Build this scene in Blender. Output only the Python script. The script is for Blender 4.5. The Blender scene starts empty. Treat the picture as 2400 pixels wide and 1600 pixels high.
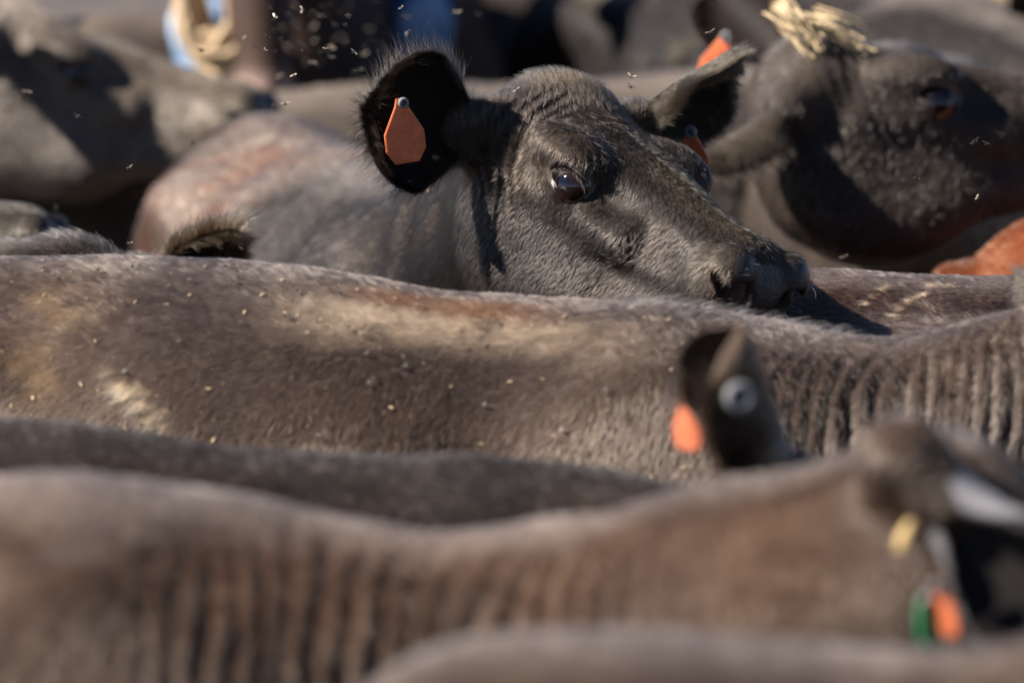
import bpy, math, random
import numpy as np
from mathutils import Vector, Matrix

# ------------------------------------------------------------------ camera, sky, sun, exposure
SC = bpy.context.scene
COL = SC.collection
CAM_H, PITCH, FPX = 2.4, math.radians(8.85), 13333.0
cam_data = bpy.data.cameras.new("camera")
cam = bpy.data.objects.new("camera", cam_data)
COL.objects.link(cam)
cam.location = (0, 0, CAM_H)
cam.rotation_euler = (math.pi / 2 - PITCH, 0, 0)
cam_data.lens, cam_data.sensor_width = 200, 36
cam_data.clip_start, cam_data.clip_end = 0.2, 2000
cam_data.dof.use_dof = True
cam_data.dof.focus_distance = 7.70
cam_data.dof.aperture_fstop = 2.8
SC.camera = cam

SUN_DIR = Vector((-0.73, -0.15, 0.61)).normalized()          # towards the sun
elev = math.asin(SUN_DIR.z)
world = bpy.data.worlds.new("World")
SC.world = world
world.use_nodes = True
wn = world.node_tree.nodes
sky = wn.new("ShaderNodeTexSky")
sky.sky_type = 'NISHITA'
sky.sun_disc = False
sky.altitude = 2200
sky.air_density = 0.55
sky.dust_density = 0.3
sky.sun_elevation = elev
sky.sun_rotation = math.atan2(SUN_DIR.x, SUN_DIR.y)
world.node_tree.links.new(sky.outputs[0], wn["Background"].inputs[0])
wn["Background"].inputs[1].default_value = 0.05
sun_data = bpy.data.lights.new("sun", 'SUN')
sun_data.energy = 5.0
sun_data.angle = math.radians(0.5)
sun_data.color = (1.0, 0.90, 0.80)
sun = bpy.data.objects.new("sun", sun_data)
COL.objects.link(sun)
sun.location = (-6, 2, 9)
sun.rotation_euler = SUN_DIR.to_track_quat('Z', 'Y').to_euler()
SC.view_settings.view_transform = 'Standard'
SC.view_settings.look = 'None'
SC.view_settings.exposure = 1.22
SC.view_settings.gamma = 1.0
SC.cycles.use_denoising = True
SC.cycles.max_bounces = 8
SC.cycles_curves.shape = 'RIBBONS'

HAIR = 1.0                                                    # overall hair count factor
rng = np.random.default_rng(7)
random.seed(7)
cp, sp = math.cos(PITCH), math.sin(PITCH)
C_F, C_U = np.array([0, cp, -sp]), np.array([0, sp, cp])


def project(P):
    """world points -> photo coordinates (2400 x 1600) and depth"""
    v = P - np.array([0, 0, CAM_H])
    d = v @ C_F
    d = np.where(np.abs(d) < 1e-6, 1e-6, d)
    return 1200 + FPX * v[..., 0] / d, 800 - FPX * (v @ C_U) / d, d


# ------------------------------------------------------------------ noise and distance fields
def _hash(ix, iy, iz, seed):
    h = (ix * 374761393 + iy * 668265263 + iz * 2147483647 + seed * 1274126177) & 0xFFFFFFFF
    h = ((h ^ (h >> 13)) * 1274126177) & 0xFFFFFFFF
    h = (h ^ (h >> 16)) & 0xFFFF
    return h.astype(np.float32) / 65535.0


def vnoise(P, scale, seed=0):
    q = P * scale
    i = np.floor(q).astype(np.int64)
    f = (q - i).astype(np.float32)
    f = f * f * (3 - 2 * f)
    out = 0
    for dx in (0, 1):
        wx = f[:, 0] if dx else 1 - f[:, 0]
        for dy in (0, 1):
            wy = f[:, 1] if dy else 1 - f[:, 1]
            for dz in (0, 1):
                wz = f[:, 2] if dz else 1 - f[:, 2]
                out = out + wx * wy * wz * _hash(i[:, 0] + dx, i[:, 1] + dy, i[:, 2] + dz, seed)
    return out


def fbm(P, scale, seed=0, octs=3):
    s, a, t = 0, 1.0, 0
    for k in range(octs):
        s = s + a * vnoise(P, scale * 2 ** k, seed + 17 * k)
        t += a
        a *= 0.5
    return s / t


def sstep(a, b, x):
    t = np.clip((x - a) / (b - a), 0, 1)
    return t * t * (3 - 2 * t)


def smin(a, b, k):
    h = np.clip(0.5 + 0.5 * (b - a) / k, 0, 1)
    return b + (a - b) * h - k * h * (1 - h)


def smax(a, b, k):
    return -smin(-a, -b, k)


def ell(P, c, r):
    q = P - np.array(c, np.float32)
    r = np.array(r, np.float32)
    k0 = np.sqrt(((q / r) ** 2).sum(1))
    k1 = np.sqrt(((q / (r * r)) ** 2).sum(1)) + 1e-9
    return k0 * (k0 - 1) / k1


def rcone(P, a, b, r1, r2, sq=(1, 1, 1)):
    sq = np.array(sq, np.float32)
    a, b = np.array(a, np.float32) / sq, np.array(b, np.float32) / sq
    ba = b - a
    pa = P / sq - a
    h = np.clip((pa @ ba) / (ba @ ba), 0, 1)
    d = np.sqrt(((pa - h[:, None] * ba) ** 2).sum(1))
    return (d - (r1 + (r2 - r1) * h)) * sq.min()


def axis_points(lo, hi, h, fine=None, hf=None):
    """grid coordinates, finer inside the interval fine; a multiple of 4 cells"""
    if fine is None:
        n = int(math.ceil((hi - lo) / h / 4) * 4)
        return np.linspace(lo, hi, n + 1)
    f0, f1 = max(fine[0], lo), min(fine[1], hi)
    seg = []
    for a, b, s in ((lo, f0, h), (f0, f1, hf), (f1, hi, h)):
        if b - a > 1e-6:
            n = max(4, int(math.ceil((b - a) / s / 4) * 4))
            seg.append(np.linspace(a, b, n + 1)[:-1])
    return np.concatenate(seg + [[hi]])


def mesh_field(fn, ax, ay, az):
    """surface nets over a rectilinear grid, evaluated only near the surface"""
    def pts(x, y, z):
        g = np.meshgrid(x, y, z, indexing='ij')
        return np.stack([a.ravel() for a in g], 1).astype(np.float32)
    cx, cy, cz = ax[::4], ay[::4], az[::4]
    fc = fn(pts(cx, cy, cz)).reshape(len(cx), len(cy), len(cz))
    mn = np.full([s - 1 for s in fc.shape], 1e9, np.float32)
    for i in (0, 1):
        for j in (0, 1):
            for k in (0, 1):
                mn = np.minimum(mn, np.abs(fc[i:fc.shape[0] - 1 + i, j:fc.shape[1] - 1 + j, k:fc.shape[2] - 1 + k]))
    H = np.sqrt((np.diff(cx)[:, None, None]) ** 2 + (np.diff(cy)[None, :, None]) ** 2 + (np.diff(cz)[None, None, :]) ** 2)
    act = mn < H * 0.95
    sh = (len(ax), len(ay), len(az))
    near = [np.minimum(np.round(np.arange(s) / 4).astype(int), c - 1) for s, c in zip(sh, fc.shape)]
    f = fc[np.ix_(*near)].astype(np.float32)
    f = np.where(f < 0, np.minimum(f, -1e-3), np.maximum(f, 1e-3))
    m = np.zeros(sh, bool)
    for i in range(0, 5):
        for j in range(0, 5):
            for k in range(0, 5):
                m[i:i + 4 * act.shape[0]:4, j:j + 4 * act.shape[1]:4, k:k + 4 * act.shape[2]:4] |= act
    idx = np.nonzero(m)
    P = np.stack([ax[idx[0]], ay[idx[1]], az[idx[2]]], 1).astype(np.float32)
    vals = np.empty(len(P), np.float32)
    for s in range(0, len(P), 400000):
        vals[s:s + 400000] = fn(P[s:s + 400000])
    f[idx] = vals
    neg = f < 0
    nx, ny, nz = [s - 1 for s in sh]
    cnt = np.zeros((nx, ny, nz), np.int8)
    for i in (0, 1):
        for j in (0, 1):
            for k in (0, 1):
                cnt += neg[i:nx + i, j:ny + j, k:nz + k]
    cells = np.nonzero((cnt > 0) & (cnt < 8))
    c = np.stack(cells, 1)
    vid = np.full((nx, ny, nz), -1, np.int32)
    vid[cells] = np.arange(len(c))
    acc = np.zeros((len(c), 3))
    n = np.zeros(len(c))
    corners = [(i, j, k) for i in (0, 1) for j in (0, 1) for k in (0, 1)]
    for a in corners:
        for d in range(3):
            if a[d]:
                continue
            b = list(a)
            b[d] = 1
            fa = f[c[:, 0] + a[0], c[:, 1] + a[1], c[:, 2] + a[2]]
            fb = f[c[:, 0] + b[0], c[:, 1] + b[1], c[:, 2] + b[2]]
            cr = (fa < 0) != (fb < 0)
            t = np.where(cr, fa / np.where(cr, fa - fb, 1), 0)
            p = np.array(a, float)[None, :] + np.zeros((len(c), 3))
            p[:, d] = t
            acc += p * cr[:, None]
            n += cr
    g = c + acc / n[:, None]
    V = np.stack([np.interp(g[:, d], np.arange(sh[d]), axx) for d, axx in enumerate((ax, ay, az))], 1)
    Q = []
    for d in range(3):
        o1, o2 = (d + 1) % 3, (d + 2) % 3
        sl0 = [slice(0, s) for s in sh]
        sl1 = [slice(0, s) for s in sh]
        sl0[d], sl1[d] = slice(0, sh[d] - 1), slice(1, sh[d])
        for o in (o1, o2):
            sl0[o] = slice(1, sh[o] - 1)
            sl1[o] = slice(1, sh[o] - 1)
        A, B = neg[tuple(sl0)], neg[tuple(sl1)]
        e = np.stack(np.nonzero(A != B), 1)
        flip = A[tuple(e.T)]
        e[:, o1] += 1
        e[:, o2] += 1
        q = []
        for u, v in ((-1, -1), (0, -1), (0, 0), (-1, 0)):
            x = e.copy()
            x[:, o1] += u
            x[:, o2] += v
            q.append(vid[tuple(x.T)])
        q = np.stack(q, 1)
        q = np.where(flip[:, None], q, q[:, ::-1])
        Q.append(q[(q >= 0).all(1)])
    return V, np.concatenate(Q)


def relax(V, F, n=1, lam=0.5):
    for _ in range(n):
        s = np.zeros_like(V)
        w = np.zeros(len(V))
        for a, b in ((0, 1), (1, 2), (2, 3), (3, 0)):
            for i, j in ((a, b), (b, a)):
                for d in range(3):
                    s[:, d] += np.bincount(F[:, i], V[F[:, j], d], len(V))
                w += np.bincount(F[:, i], minlength=len(V))
        V = V + lam * (s / np.maximum(w, 1)[:, None] - V)
    return V


def normals(V, F):
    fn = np.cross(V[F[:, 2]] - V[F[:, 0]], V[F[:, 3]] - V[F[:, 1]])
    N = np.zeros_like(V)
    for k in range(4):
        for d in range(3):
            N[:, d] += np.bincount(F[:, k], fn[:, d], len(V))
    return N / (np.linalg.norm(N, axis=1, keepdims=True) + 1e-12)


def link_mesh(name, V, F, mats, parent=None, fmat=None, smooth=True, attrs=None):
    me = bpy.data.meshes.new(name)
    V = np.asarray(V, np.float32)
    if isinstance(F, np.ndarray):
        me.vertices.add(len(V))
        me.vertices.foreach_set("co", V.ravel())
        k = F.shape[1]
        me.loops.add(F.size)
        me.loops.foreach_set("vertex_index", F.ravel().astype(np.int32))
        me.polygons.add(len(F))
        me.polygons.foreach_set("loop_start", (np.arange(len(F)) * k).astype(np.int32))
        me.update(calc_edges=True)
        me.validate()
    else:
        me.from_pydata([tuple(v) for v in V], [], F)
        me.update()
    for m in (mats if isinstance(mats, (list, tuple)) else [mats]):
        me.materials.append(m)
    if fmat is not None and len(fmat) == len(me.polygons):
        me.polygons.foreach_set("material_index", np.asarray(fmat, np.int32))
    me.polygons.foreach_set("use_smooth", np.full(len(me.polygons), smooth))
    for an, av in (attrs or {}).items():
        if len(av) != len(me.vertices):
            continue
        if av.ndim == 2:
            a = me.attributes.new(an, 'FLOAT_COLOR', 'POINT')
            a.data.foreach_set("color", np.concatenate([av, np.ones((len(av), 1))], 1).astype(np.float32).ravel())
        else:
            a = me.attributes.new(an, 'FLOAT', 'POINT')
            a.data.foreach_set("value", av.astype(np.float32))
    ob = bpy.data.objects.new(name, me)
    COL.objects.link(ob)
    if parent:
        ob.parent = parent
    return ob


def tag(o, label=None, cat=None, group=None, kind=None):
    for k, v in (("label", label), ("category", cat), ("group", group), ("kind", kind)):
        if v:
            o[k] = v
    return o


def empty(name, loc=(0, 0, 0), rz=0.0):
    o = bpy.data.objects.new(name, None)
    o.empty_display_size = 0.2
    o.location = loc
    o.rotation_euler = (0, 0, rz)
    COL.objects.link(o)
    return o


# ------------------------------------------------------------------ materials
def new_mat(name):
    m = bpy.data.materials.new(name)
    m.use_nodes = True
    return m, m.node_tree.nodes, m.node_tree.links, m.node_tree.nodes["Principled BSDF"]


def mat_plain(name, col, rough=0.5, noise=0.0, scale=40.0, bump=0.0, dark=None, **kw):
    m, n, l, b = new_mat(name)
    b.inputs["Roughness"].default_value = rough
    for k, v in kw.items():
        b.inputs[k.replace("_", " ")].default_value = v
    if noise or dark:
        tc = n.new("ShaderNodeTexCoord")
        t = n.new("ShaderNodeTexNoise")
        t.inputs["Scale"].default_value = scale
        t.inputs["Detail"].default_value = 6
        l.new(tc.outputs["Object"], t.inputs["Vector"])
        r = n.new("ShaderNodeValToRGB")
        d = dark or tuple(c * (1 - noise) for c in col)
        r.color_ramp.elements[0].position = 0.32
        r.color_ramp.elements[0].color = (*d, 1)
        r.color_ramp.elements[1].position = 0.62
        r.color_ramp.elements[1].color = (*col, 1)
        l.new(t.outputs[0], r.inputs[0])
        l.new(r.outputs[0], b.inputs["Base Color"])
        if bump:
            bp = n.new("ShaderNodeBump")
            bp.inputs["Strength"].default_value = bump
            bp.inputs["Distance"].default_value = 0.01
            l.new(t.outputs[0], bp.inputs["Height"])
            l.new(bp.outputs[0], b.inputs["Normal"])
    else:
        b.inputs["Base Color"].default_value = (*col, 1)
    return m


def mat_coat(name="coat_skin"):
    """the hide under the hair: colour comes from the animal's own coat pattern"""
    m, n, l, b = new_mat(name)
    at = n.new("ShaderNodeAttribute")
    at.attribute_name = "coat"
    tc = n.new("ShaderNodeTexCoord")
    t = n.new("ShaderNodeTexNoise")
    t.inputs["Scale"].default_value = 160
    t.inputs["Detail"].default_value = 4
    l.new(tc.outputs["Object"], t.inputs["Vector"])
    mr = n.new("ShaderNodeMapRange")
    mr.inputs["To Min"].default_value = 0.55
    mr.inputs["To Max"].default_value = 1.15
    l.new(t.outputs[0], mr.inputs["Value"])
    mx = n.new("ShaderNodeVectorMath")
    mx.operation = 'SCALE'
    l.new(at.outputs["Color"], mx.inputs[0])
    l.new(mr.outputs[0], mx.inputs["Scale"])
    l.new(mx.outputs[0], b.inputs["Base Color"])
    bp = n.new("ShaderNodeBump")
    bp.inputs["Strength"].default_value = 0.15
    bp.inputs["Distance"].default_value = 0.003
    l.new(t.outputs[0], bp.inputs["Height"])
    l.new(bp.outputs[0], b.inputs["Normal"])
    b.inputs["Roughness"].default_value = 0.6
    b.inputs["Specular IOR Level"].default_value = 0.12
    return m


def mat_hair(name="coat_hair"):
    m = bpy.data.materials.new(name)
    m.use_nodes = True
    n, l = m.node_tree.nodes, m.node_tree.links
    n.clear()
    out = n.new("ShaderNodeOutputMaterial")
    h = n.new("ShaderNodeBsdfHairPrincipled")
    h.model = 'CHIANG'
    h.parametrization = 'COLOR'
    at = n.new("ShaderNodeAttribute")
    at.attribute_name = "coat"
    l.new(at.outputs["Color"], h.inputs["Color"])
    h.inputs["Roughness"].default_value = 0.28
    h.inputs["IOR"].default_value = 1.45
    h.inputs["Radial Roughness"].default_value = 0.55
    h.inputs["Coat"].default_value = 0.0
    l.new(h.outputs[0], out.inputs[0])
    return m


M_COAT, M_HAIR = mat_coat(), mat_hair()
M_NOSE = mat_plain("nose_leather", (0.030, 0.027, 0.027), 0.26, noise=0.4, scale=260, bump=0.25)
M_LID = mat_plain("eyelid_skin", (0.085, 0.070, 0.066), 0.25, noise=0.3, scale=200)
M_RIM = mat_plain("nostril_rim", (0.16, 0.10, 0.065), 0.42, noise=0.5, scale=180, bump=0.5)
M_TAG = mat_plain("orange_plastic", (0.80, 0.205, 0.075), 0.45, scale=55, dark=(0.66, 0.135, 0.045))
M_GREEN = mat_plain("green_plastic", (0.01, 0.30, 0.12), 0.4)
M_BUTTON = mat_plain("button_plastic", (0.20, 0.21, 0.23), 0.5, noise=0.5, scale=300)
M_BUTTON_HOLE = mat_plain("button_core", (0.03, 0.03, 0.04), 0.5)


def mat_eye():
    m, n, l, b = new_mat("eyeball")
    tc = n.new("ShaderNodeTexCoord")
    mp = n.new("ShaderNodeMapping")
    mp.inputs["Scale"].default_value = (0.62, 1.0, 1.25)
    l.new(tc.outputs["Object"], mp.inputs["Vector"])
    ln = n.new("ShaderNodeVectorMath")
    ln.operation = 'LENGTH'
    sx = n.new("ShaderNodeSeparateXYZ")
    l.new(tc.outputs["Object"], sx.inputs[0])
    cx = n.new("ShaderNodeCombineXYZ")
    m1 = n.new("ShaderNodeMath")
    m1.operation = 'MULTIPLY'
    m1.inputs[1].default_value = 0.75
    l.new(sx.outputs["X"], m1.inputs[0])
    l.new(m1.outputs[0], cx.inputs["X"])
    l.new(sx.outputs["Z"], cx.inputs["Z"])
    l.new(cx.outputs[0], ln.inputs[0])
    r = n.new("ShaderNodeValToRGB")
    e = r.color_ramp.elements
    e[0].position, e[0].color = 0.28, (0.004, 0.004, 0.008, 1)
    e[1].position, e[1].color = 0.36, (0.010, 0.006, 0.006, 1)
    x = e.new(0.60)
    x.color = (0.018, 0.009, 0.006, 1)
    x = e.new(0.72)
    x.color = (0.012, 0.008, 0.008, 1)
    sc = n.new("ShaderNodeMath")
    sc.operation = 'MULTIPLY'
    sc.inputs[1].default_value = 1 / 0.031
    l.new(ln.outputs["Value"], sc.inputs[0])
    l.new(sc.outputs[0], r.inputs[0])
    l.new(r.outputs[0], b.inputs["Base Color"])
    b.inputs["Roughness"].default_value = 0.06
    b.inputs["Coat Weight"].default_value = 0.35
    b.inputs["Coat Roughness"].default_value = 0.03
    return m


M_EYE = mat_eye()

# ------------------------------------------------------------------ cattle
EYE_C = (.183, .0850, -.024)
_ey = np.array([.42, .88, .10]) / np.linalg.norm([.42, .88, .10])
_ex = np.cross(_ey, [0, 0, 1.0]) / np.linalg.norm(np.cross(_ey, [0, 0, 1.0]))
EYE_R = np.stack([_ex, _ey, np.cross(_ex, _ey)], 1).astype(np.float32)      # columns: along the lids, outwards, up


def head_field(P):
    """unit head: x from the poll (0) to the muzzle tip (0.5), y left, z out of the forehead"""
    Q = P.copy()
    Q[:, 1] = np.abs(Q[:, 1])
    d = ell(P, (.07, 0, -.06), (.12, .096, .105))
    d = smin(d, ell(P, (.13, 0, -.008), (.15, .097, .036)), .03)
    d = smin(d, rcone(P, (.15, 0, -.075), (.40, 0, -.058), .080, .050), .04)
    d = smin(d, rcone(P, (.10, 0, -.005), (.44, 0, -.022), .034, .024, (1, 1.6, 1)), .03)
    d = smin(d, ell(Q, (.14, .062, -.140), (.115, .036, .105)), .035)
    d = smin(d, rcone(Q, (.09, .052, -.195), (.40, .012, -.110), .040, .034), .035)
    d = smin(d, rcone(Q, (.09, .087, -.050), (.28, .059, -.062), .028, .026), .022)
    d = smin(d, ell(Q, (.160, .090, .004), (.062, .034, .030)), .028)
    d = smin(d, ell(P, (.024, 0, .000), (.056, .062, .046)), .035)
    d = smin(d, ell(P, (.438, 0, -.060), (.058, .074, .064)), .025)
    d = smin(d, ell(P, (.430, 0, -.108), (.055, .046, .034)), .02)
    d = smin(d, ell(Q, (.466, .045, -.036), (.030, .029, .038)), .012)
    d = smax(d, -ell(Q, (.262, .100, -.018), (.042, .030, .024)), .02)      # hollow in front of the eye
    d = smin(d, ell(Q, EYE_C, (.0335, .0335, .0330)), .016)
    E = (Q - np.array(EYE_C, np.float32)) @ EYE_R
    d = smax(d, -ell(E, (0, .034, -.0015), (.0300, .036, .0172)), .003)      # lid opening
    d = smax(d, -rcone(Q, (.496, .046, -.060), (.446, .040, -.045), .0225, .016), .006)   # nostril
    d = smax(d, -rcone(Q, (.476, .070, -.050), (.456, .062, -.034), .0095, .005), .006)   # its upper slit
    d = smax(d, -(np.abs(P[:, 2] + .098 + .10 * (P[:, 0] - .45)) - .003), .006) if False else d
    return d


def bez(a, b, c, n):
    t = np.linspace(0, 1, n + 1)[:, None]
    return (1 - t) ** 2 * np.array(a) + 2 * t * (1 - t) * np.array(b) + t * t * np.array(c)


def ear_mesh(B, a, o, L, W, nu=26, nv=13, curl=1.0, thick=.007, bend=0.0, phi_tip=63):
    """a cupped, leaf-shaped ear: a = its axis, o = the side its opening faces"""
    a = np.array(a, float) / np.linalg.norm(a)
    o = np.array(o, float)
    o -= a * (o @ a)
    o /= np.linalg.norm(o)
    s = np.cross(a, o)
    V, U, IN, LT = [], [], [], []
    for i in range(nu + 1):
        u = i / nu
        if u < .5:
            w = W * (.36 + .64 * float(sstep(0, .5, np.array(u))))
        else:
            w = W * math.sqrt(max(1e-3, 1 - ((u - .5) / .5) ** 2.7))
        phi = math.radians(155 - (155 - phi_tip) * float(sstep(0.0, .45, np.array(u)))) * curl
        R = w * 1.18 / phi
        c = np.array(B) + a * L * u + o * bend * u * u
        t = thick * (1.5 - .9 * u)
        ring = []
        for k in range(nv):
            th = -phi + 2 * phi * k / (nv - 1)
            ring.append((c + s * R * math.sin(th) + o * (R * (1 - math.cos(th))), 1, th / phi))
        for k in range(nv):
            th = phi - 2 * phi * k / (nv - 1)
            e = t * (1 - .75 * abs(th / phi) ** 3)
            ring.append((c + s * (R + e) * math.sin(th) + o * (R - (R + e) * math.cos(th)), 0, th / phi))
        for p, inn, lt in ring:
            LT.append(s * lt * abs(lt) + o * .25 * abs(lt))
            V.append(p)
            U.append(u)
            IN.append(inn)
    n = 2 * nv
    F = []
    for i in range(nu):
        for k in range(n):
            k2 = (k + 1) % n
            F.append((i * n + k, (i + 1) * n + k, (i + 1) * n + k2, i * n + k2))
    tip = nu * n
    for k in range(nv - 1):
        F.append((tip + k, tip + n - 1 - k, tip + n - 2 - k, tip + k + 1))
    return np.array(V), np.array(F), np.array(U), np.array(IN), np.array(LT)


def tube_ring(C, r, nr=8, closed=True):
    """a tube along the point list C with radii r"""
    C = np.array(C, float)
    n = len(C)
    r = np.broadcast_to(np.array(r, float), (n,))
    V, F = [], []
    prev = None
    for i in range(n):
        t = C[(i + 1) % n] - C[i - 1] if closed else C[min(i + 1, n - 1)] - C[max(i - 1, 0)]
        t /= np.linalg.norm(t) + 1e-12
        if prev is None:
            u = np.cross(t, [0.3, 0.2, 0.93])
        else:
            u = prev - t * (prev @ t)
        u /= np.linalg.norm(u)
        prev = u
        v = np.cross(t, u)
        for k in range(nr):
            an = 2 * math.pi * k / nr
            V.append(C[i] + r[i] * (u * math.cos(an) + v * math.sin(an)))
    for i in range(n if closed else n - 1):
        j = (i + 1) % n
        for k in range(nr):
            k2 = (k + 1) % nr
            F.append((i * nr + k, i * nr + k2, j * nr + k2, j * nr + k))
    return np.array(V), np.array(F)


def uv_sphere(r, nu=32, nv=20):
    V, F = [], []
    for i in range(nv + 1):
        th = math.pi * i / nv
        for k in range(nu):
            ph = 2 * math.pi * k / nu
            V.append((r * math.sin(th) * math.cos(ph), r * math.sin(th) * math.sin(ph), r * math.cos(th)))
    for i in range(nv):
        for k in range(nu):
            k2 = (k + 1) % nu
            F.append((i * nu + k, (i + 1) * nu + k, (i + 1) * nu + k2, i * nu + k2))
    return np.array(V), np.array(F)


def hair_curves(name, root, parent, P, N, T, L, col, rad, lift=.35, jit=.25, seed=1, curve=.5, npt=4, clump=0.0, cvar=.9):
    """strands from points P: normal N, lie direction T, length L"""
    r = np.random.default_rng(seed)
    n = len(P)
    P = np.asarray(P, float)
    if clump:
        ci = np.floor(P / clump + .35 * np.stack([vnoise(P, 1.3 / clump, 50 + d) for d in range(3)], 1)).astype(np.int64)
        cc = np.stack([_hash(ci[:, 0], ci[:, 1], ci[:, 2], 60 + d) for d in range(3)], 1)
        cen = (ci + .5 + .5 * (cc - .5)) * clump
        pull = (cen - P)
        Tn = T / (np.linalg.norm(T, axis=1, keepdims=True) + 1e-9)
        pull -= N * (pull * N).sum(1, keepdims=True)
        pull -= Tn * (pull * Tn).sum(1, keepdims=True)
        T = T + .55 * (cc - .5)
        col = col * (1 - cvar / 2 + cvar * _hash(ci[:, 0], ci[:, 1], ci[:, 2], 71))[:, None]
        lift = np.broadcast_to(np.asarray(lift, float), (n,)) * (.8 + .4 * _hash(ci[:, 0], ci[:, 1], ci[:, 2], 72))
    T = T + r.normal(0, jit, (n, 3))
    T -= N * (T * N).sum(1, keepdims=True)
    T /= np.linalg.norm(T, axis=1, keepdims=True) + 1e-9
    lf = np.clip(lift * (0.6 + 0.8 * r.random(n)), 0.05, 1.4)[:, None]
    D = N * lf + T
    D /= np.linalg.norm(D, axis=1, keepdims=True)
    L = (L * (0.7 + 0.6 * r.random(n)))[:, None]
    pts = np.empty((n, npt, 3), np.float32)
    for k in range(npt):
        t = k / (npt - 1)
        pts[:, k] = P - N * .0008 + D * L * t - N * (L * lf * curve * t * t)
        if clump:
            pts[:, k] += pull * (.55 * t)
    hc = bpy.data.hair_curves.new(name)
    hc.add_curves([npt] * n)
    hc.attributes["position"].data.foreach_set("vector", pts.ravel())
    ra = hc.attributes.get("radius") or hc.attributes.new("radius", 'FLOAT', 'POINT')
    taper = np.array([1, .92, .7, .25][:npt], np.float32)
    ra.data.foreach_set("value", (np.broadcast_to(rad, (n,))[:, None] * taper[None, :]).astype(np.float32).ravel())
    ca = hc.attributes.new("coat", 'FLOAT_COLOR', 'CURVE')
    ca.data.foreach_set("color", np.concatenate([col, np.ones((n, 1))], 1).astype(np.float32).ravel())
    hc.materials.append(M_HAIR)
    ob = bpy.data.objects.new(name, hc)
    COL.objects.link(ob)
    ob.parent = root
    return ob


def sample_faces(V, F, w, n, r):
    """n points on the quads F, chosen by area times w -> face index and corner weights"""
    A = np.linalg.norm(np.cross(V[F[:, 2]] - V[F[:, 0]], V[F[:, 3]] - V[F[:, 1]]), axis=1) * .5 * w
    cs = np.cumsum(A)
    if cs[-1] <= 0:
        return np.zeros(0, int), np.zeros((0, 4))
    fi = np.searchsorted(cs, r.random(n) * cs[-1]).clip(0, len(F) - 1)
    a, b = r.random(n), r.random(n)
    return fi, np.stack([(1 - a) * (1 - b), a * (1 - b), a * b, (1 - a) * b], 1)


def head_matrix(pos, yaw, pitch, roll, scale):
    f = np.array([math.cos(yaw) * math.cos(pitch), math.sin(yaw) * math.cos(pitch), -math.sin(pitch)])
    l0 = np.array([-math.sin(yaw), math.cos(yaw), 0.0])
    u0 = np.cross(f, l0)
    l = l0 * math.cos(roll) + u0 * math.sin(roll)
    u = np.cross(f, l)
    return np.array(pos, float), np.stack([f, l, u], 1), scale


def tag_mesh(w, h, t):
    """ear tag plate with a narrow neck at the top (z = 0) and cut corners"""
    o = [(-.11, .02), (.11, .02), (.16, -.10), (.50, -.52), (.50, -.80), (.30, -1.0), (-.30, -1.0), (-.50, -.80), (-.50, -.52), (-.16, -.10)]
    o = [(x * w, z * h) for x, z in o]
    n = len(o)
    V, F = [], []
    for s, y in ((1, -t / 2), (.9, -t), ):
        pass
    rings = [(1.0, t / 2), (1.0, -t / 2), (.93, -t * .8)]
    cz = -.55 * h
    rings = [(.93, t * .8)] + rings
    for s, y in rings:
        for x, z in o:
            V.append((x * s, y, cz + (z - cz) * s))
    for i in range(len(rings) - 1):
        for k in range(n):
            k2 = (k + 1) % n
            F.append((i * n + k, i * n + k2, (i + 1) * n + k2, (i + 1) * n + k))
    F.append(tuple(range(n))[::-1])
    F.append(tuple((len(rings) - 1) * n + k for k in range(n)))
    return V, F


def button_mesh(r, t, n=20):
    prof = [(.45 * r, .0), (.45 * r, -t), (.62 * r, -t * 1.1), (.95 * r, -t), (r, -t * .6), (r, t * .4), (.4 * r, t)]
    V, F = [], []
    for rr, y in prof:
        for k in range(n):
            a = 2 * math.pi * k / n
            V.append((rr * math.cos(a), y, rr * math.sin(a)))
    for i in range(len(prof) - 1):
        for k in range(n):
            k2 = (k + 1) % n
            F.append((i * n + k, i * n + k2, (i + 1) * n + k2, (i + 1) * n + k))
    F.append(tuple(range(n)))
    F.append(tuple((len(prof) - 1) * n + k for k in range(n))[::-1])
    return V, F


def orient(o, pos, xax, yax):
    """place a part so that its local y is yax and its local x is close to xax (cow space)"""
    y = Vector(yax).normalized()
    x = Vector(xax)
    x = (x - y * x.dot(y)).normalized()
    z = x.cross(y)
    o.matrix_local = Matrix(((x.x, y.x, z.x, pos[0]), (x.y, y.y, z.y, pos[1]), (x.z, y.z, z.z, pos[2]), (0, 0, 0, 1)))


DEFAULT_COAT = dict(dark=(.030, .024, .022), brown=(.085, .055, .042), tan=(.25, .18, .12), brownness=.5, dust=.25)


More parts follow.
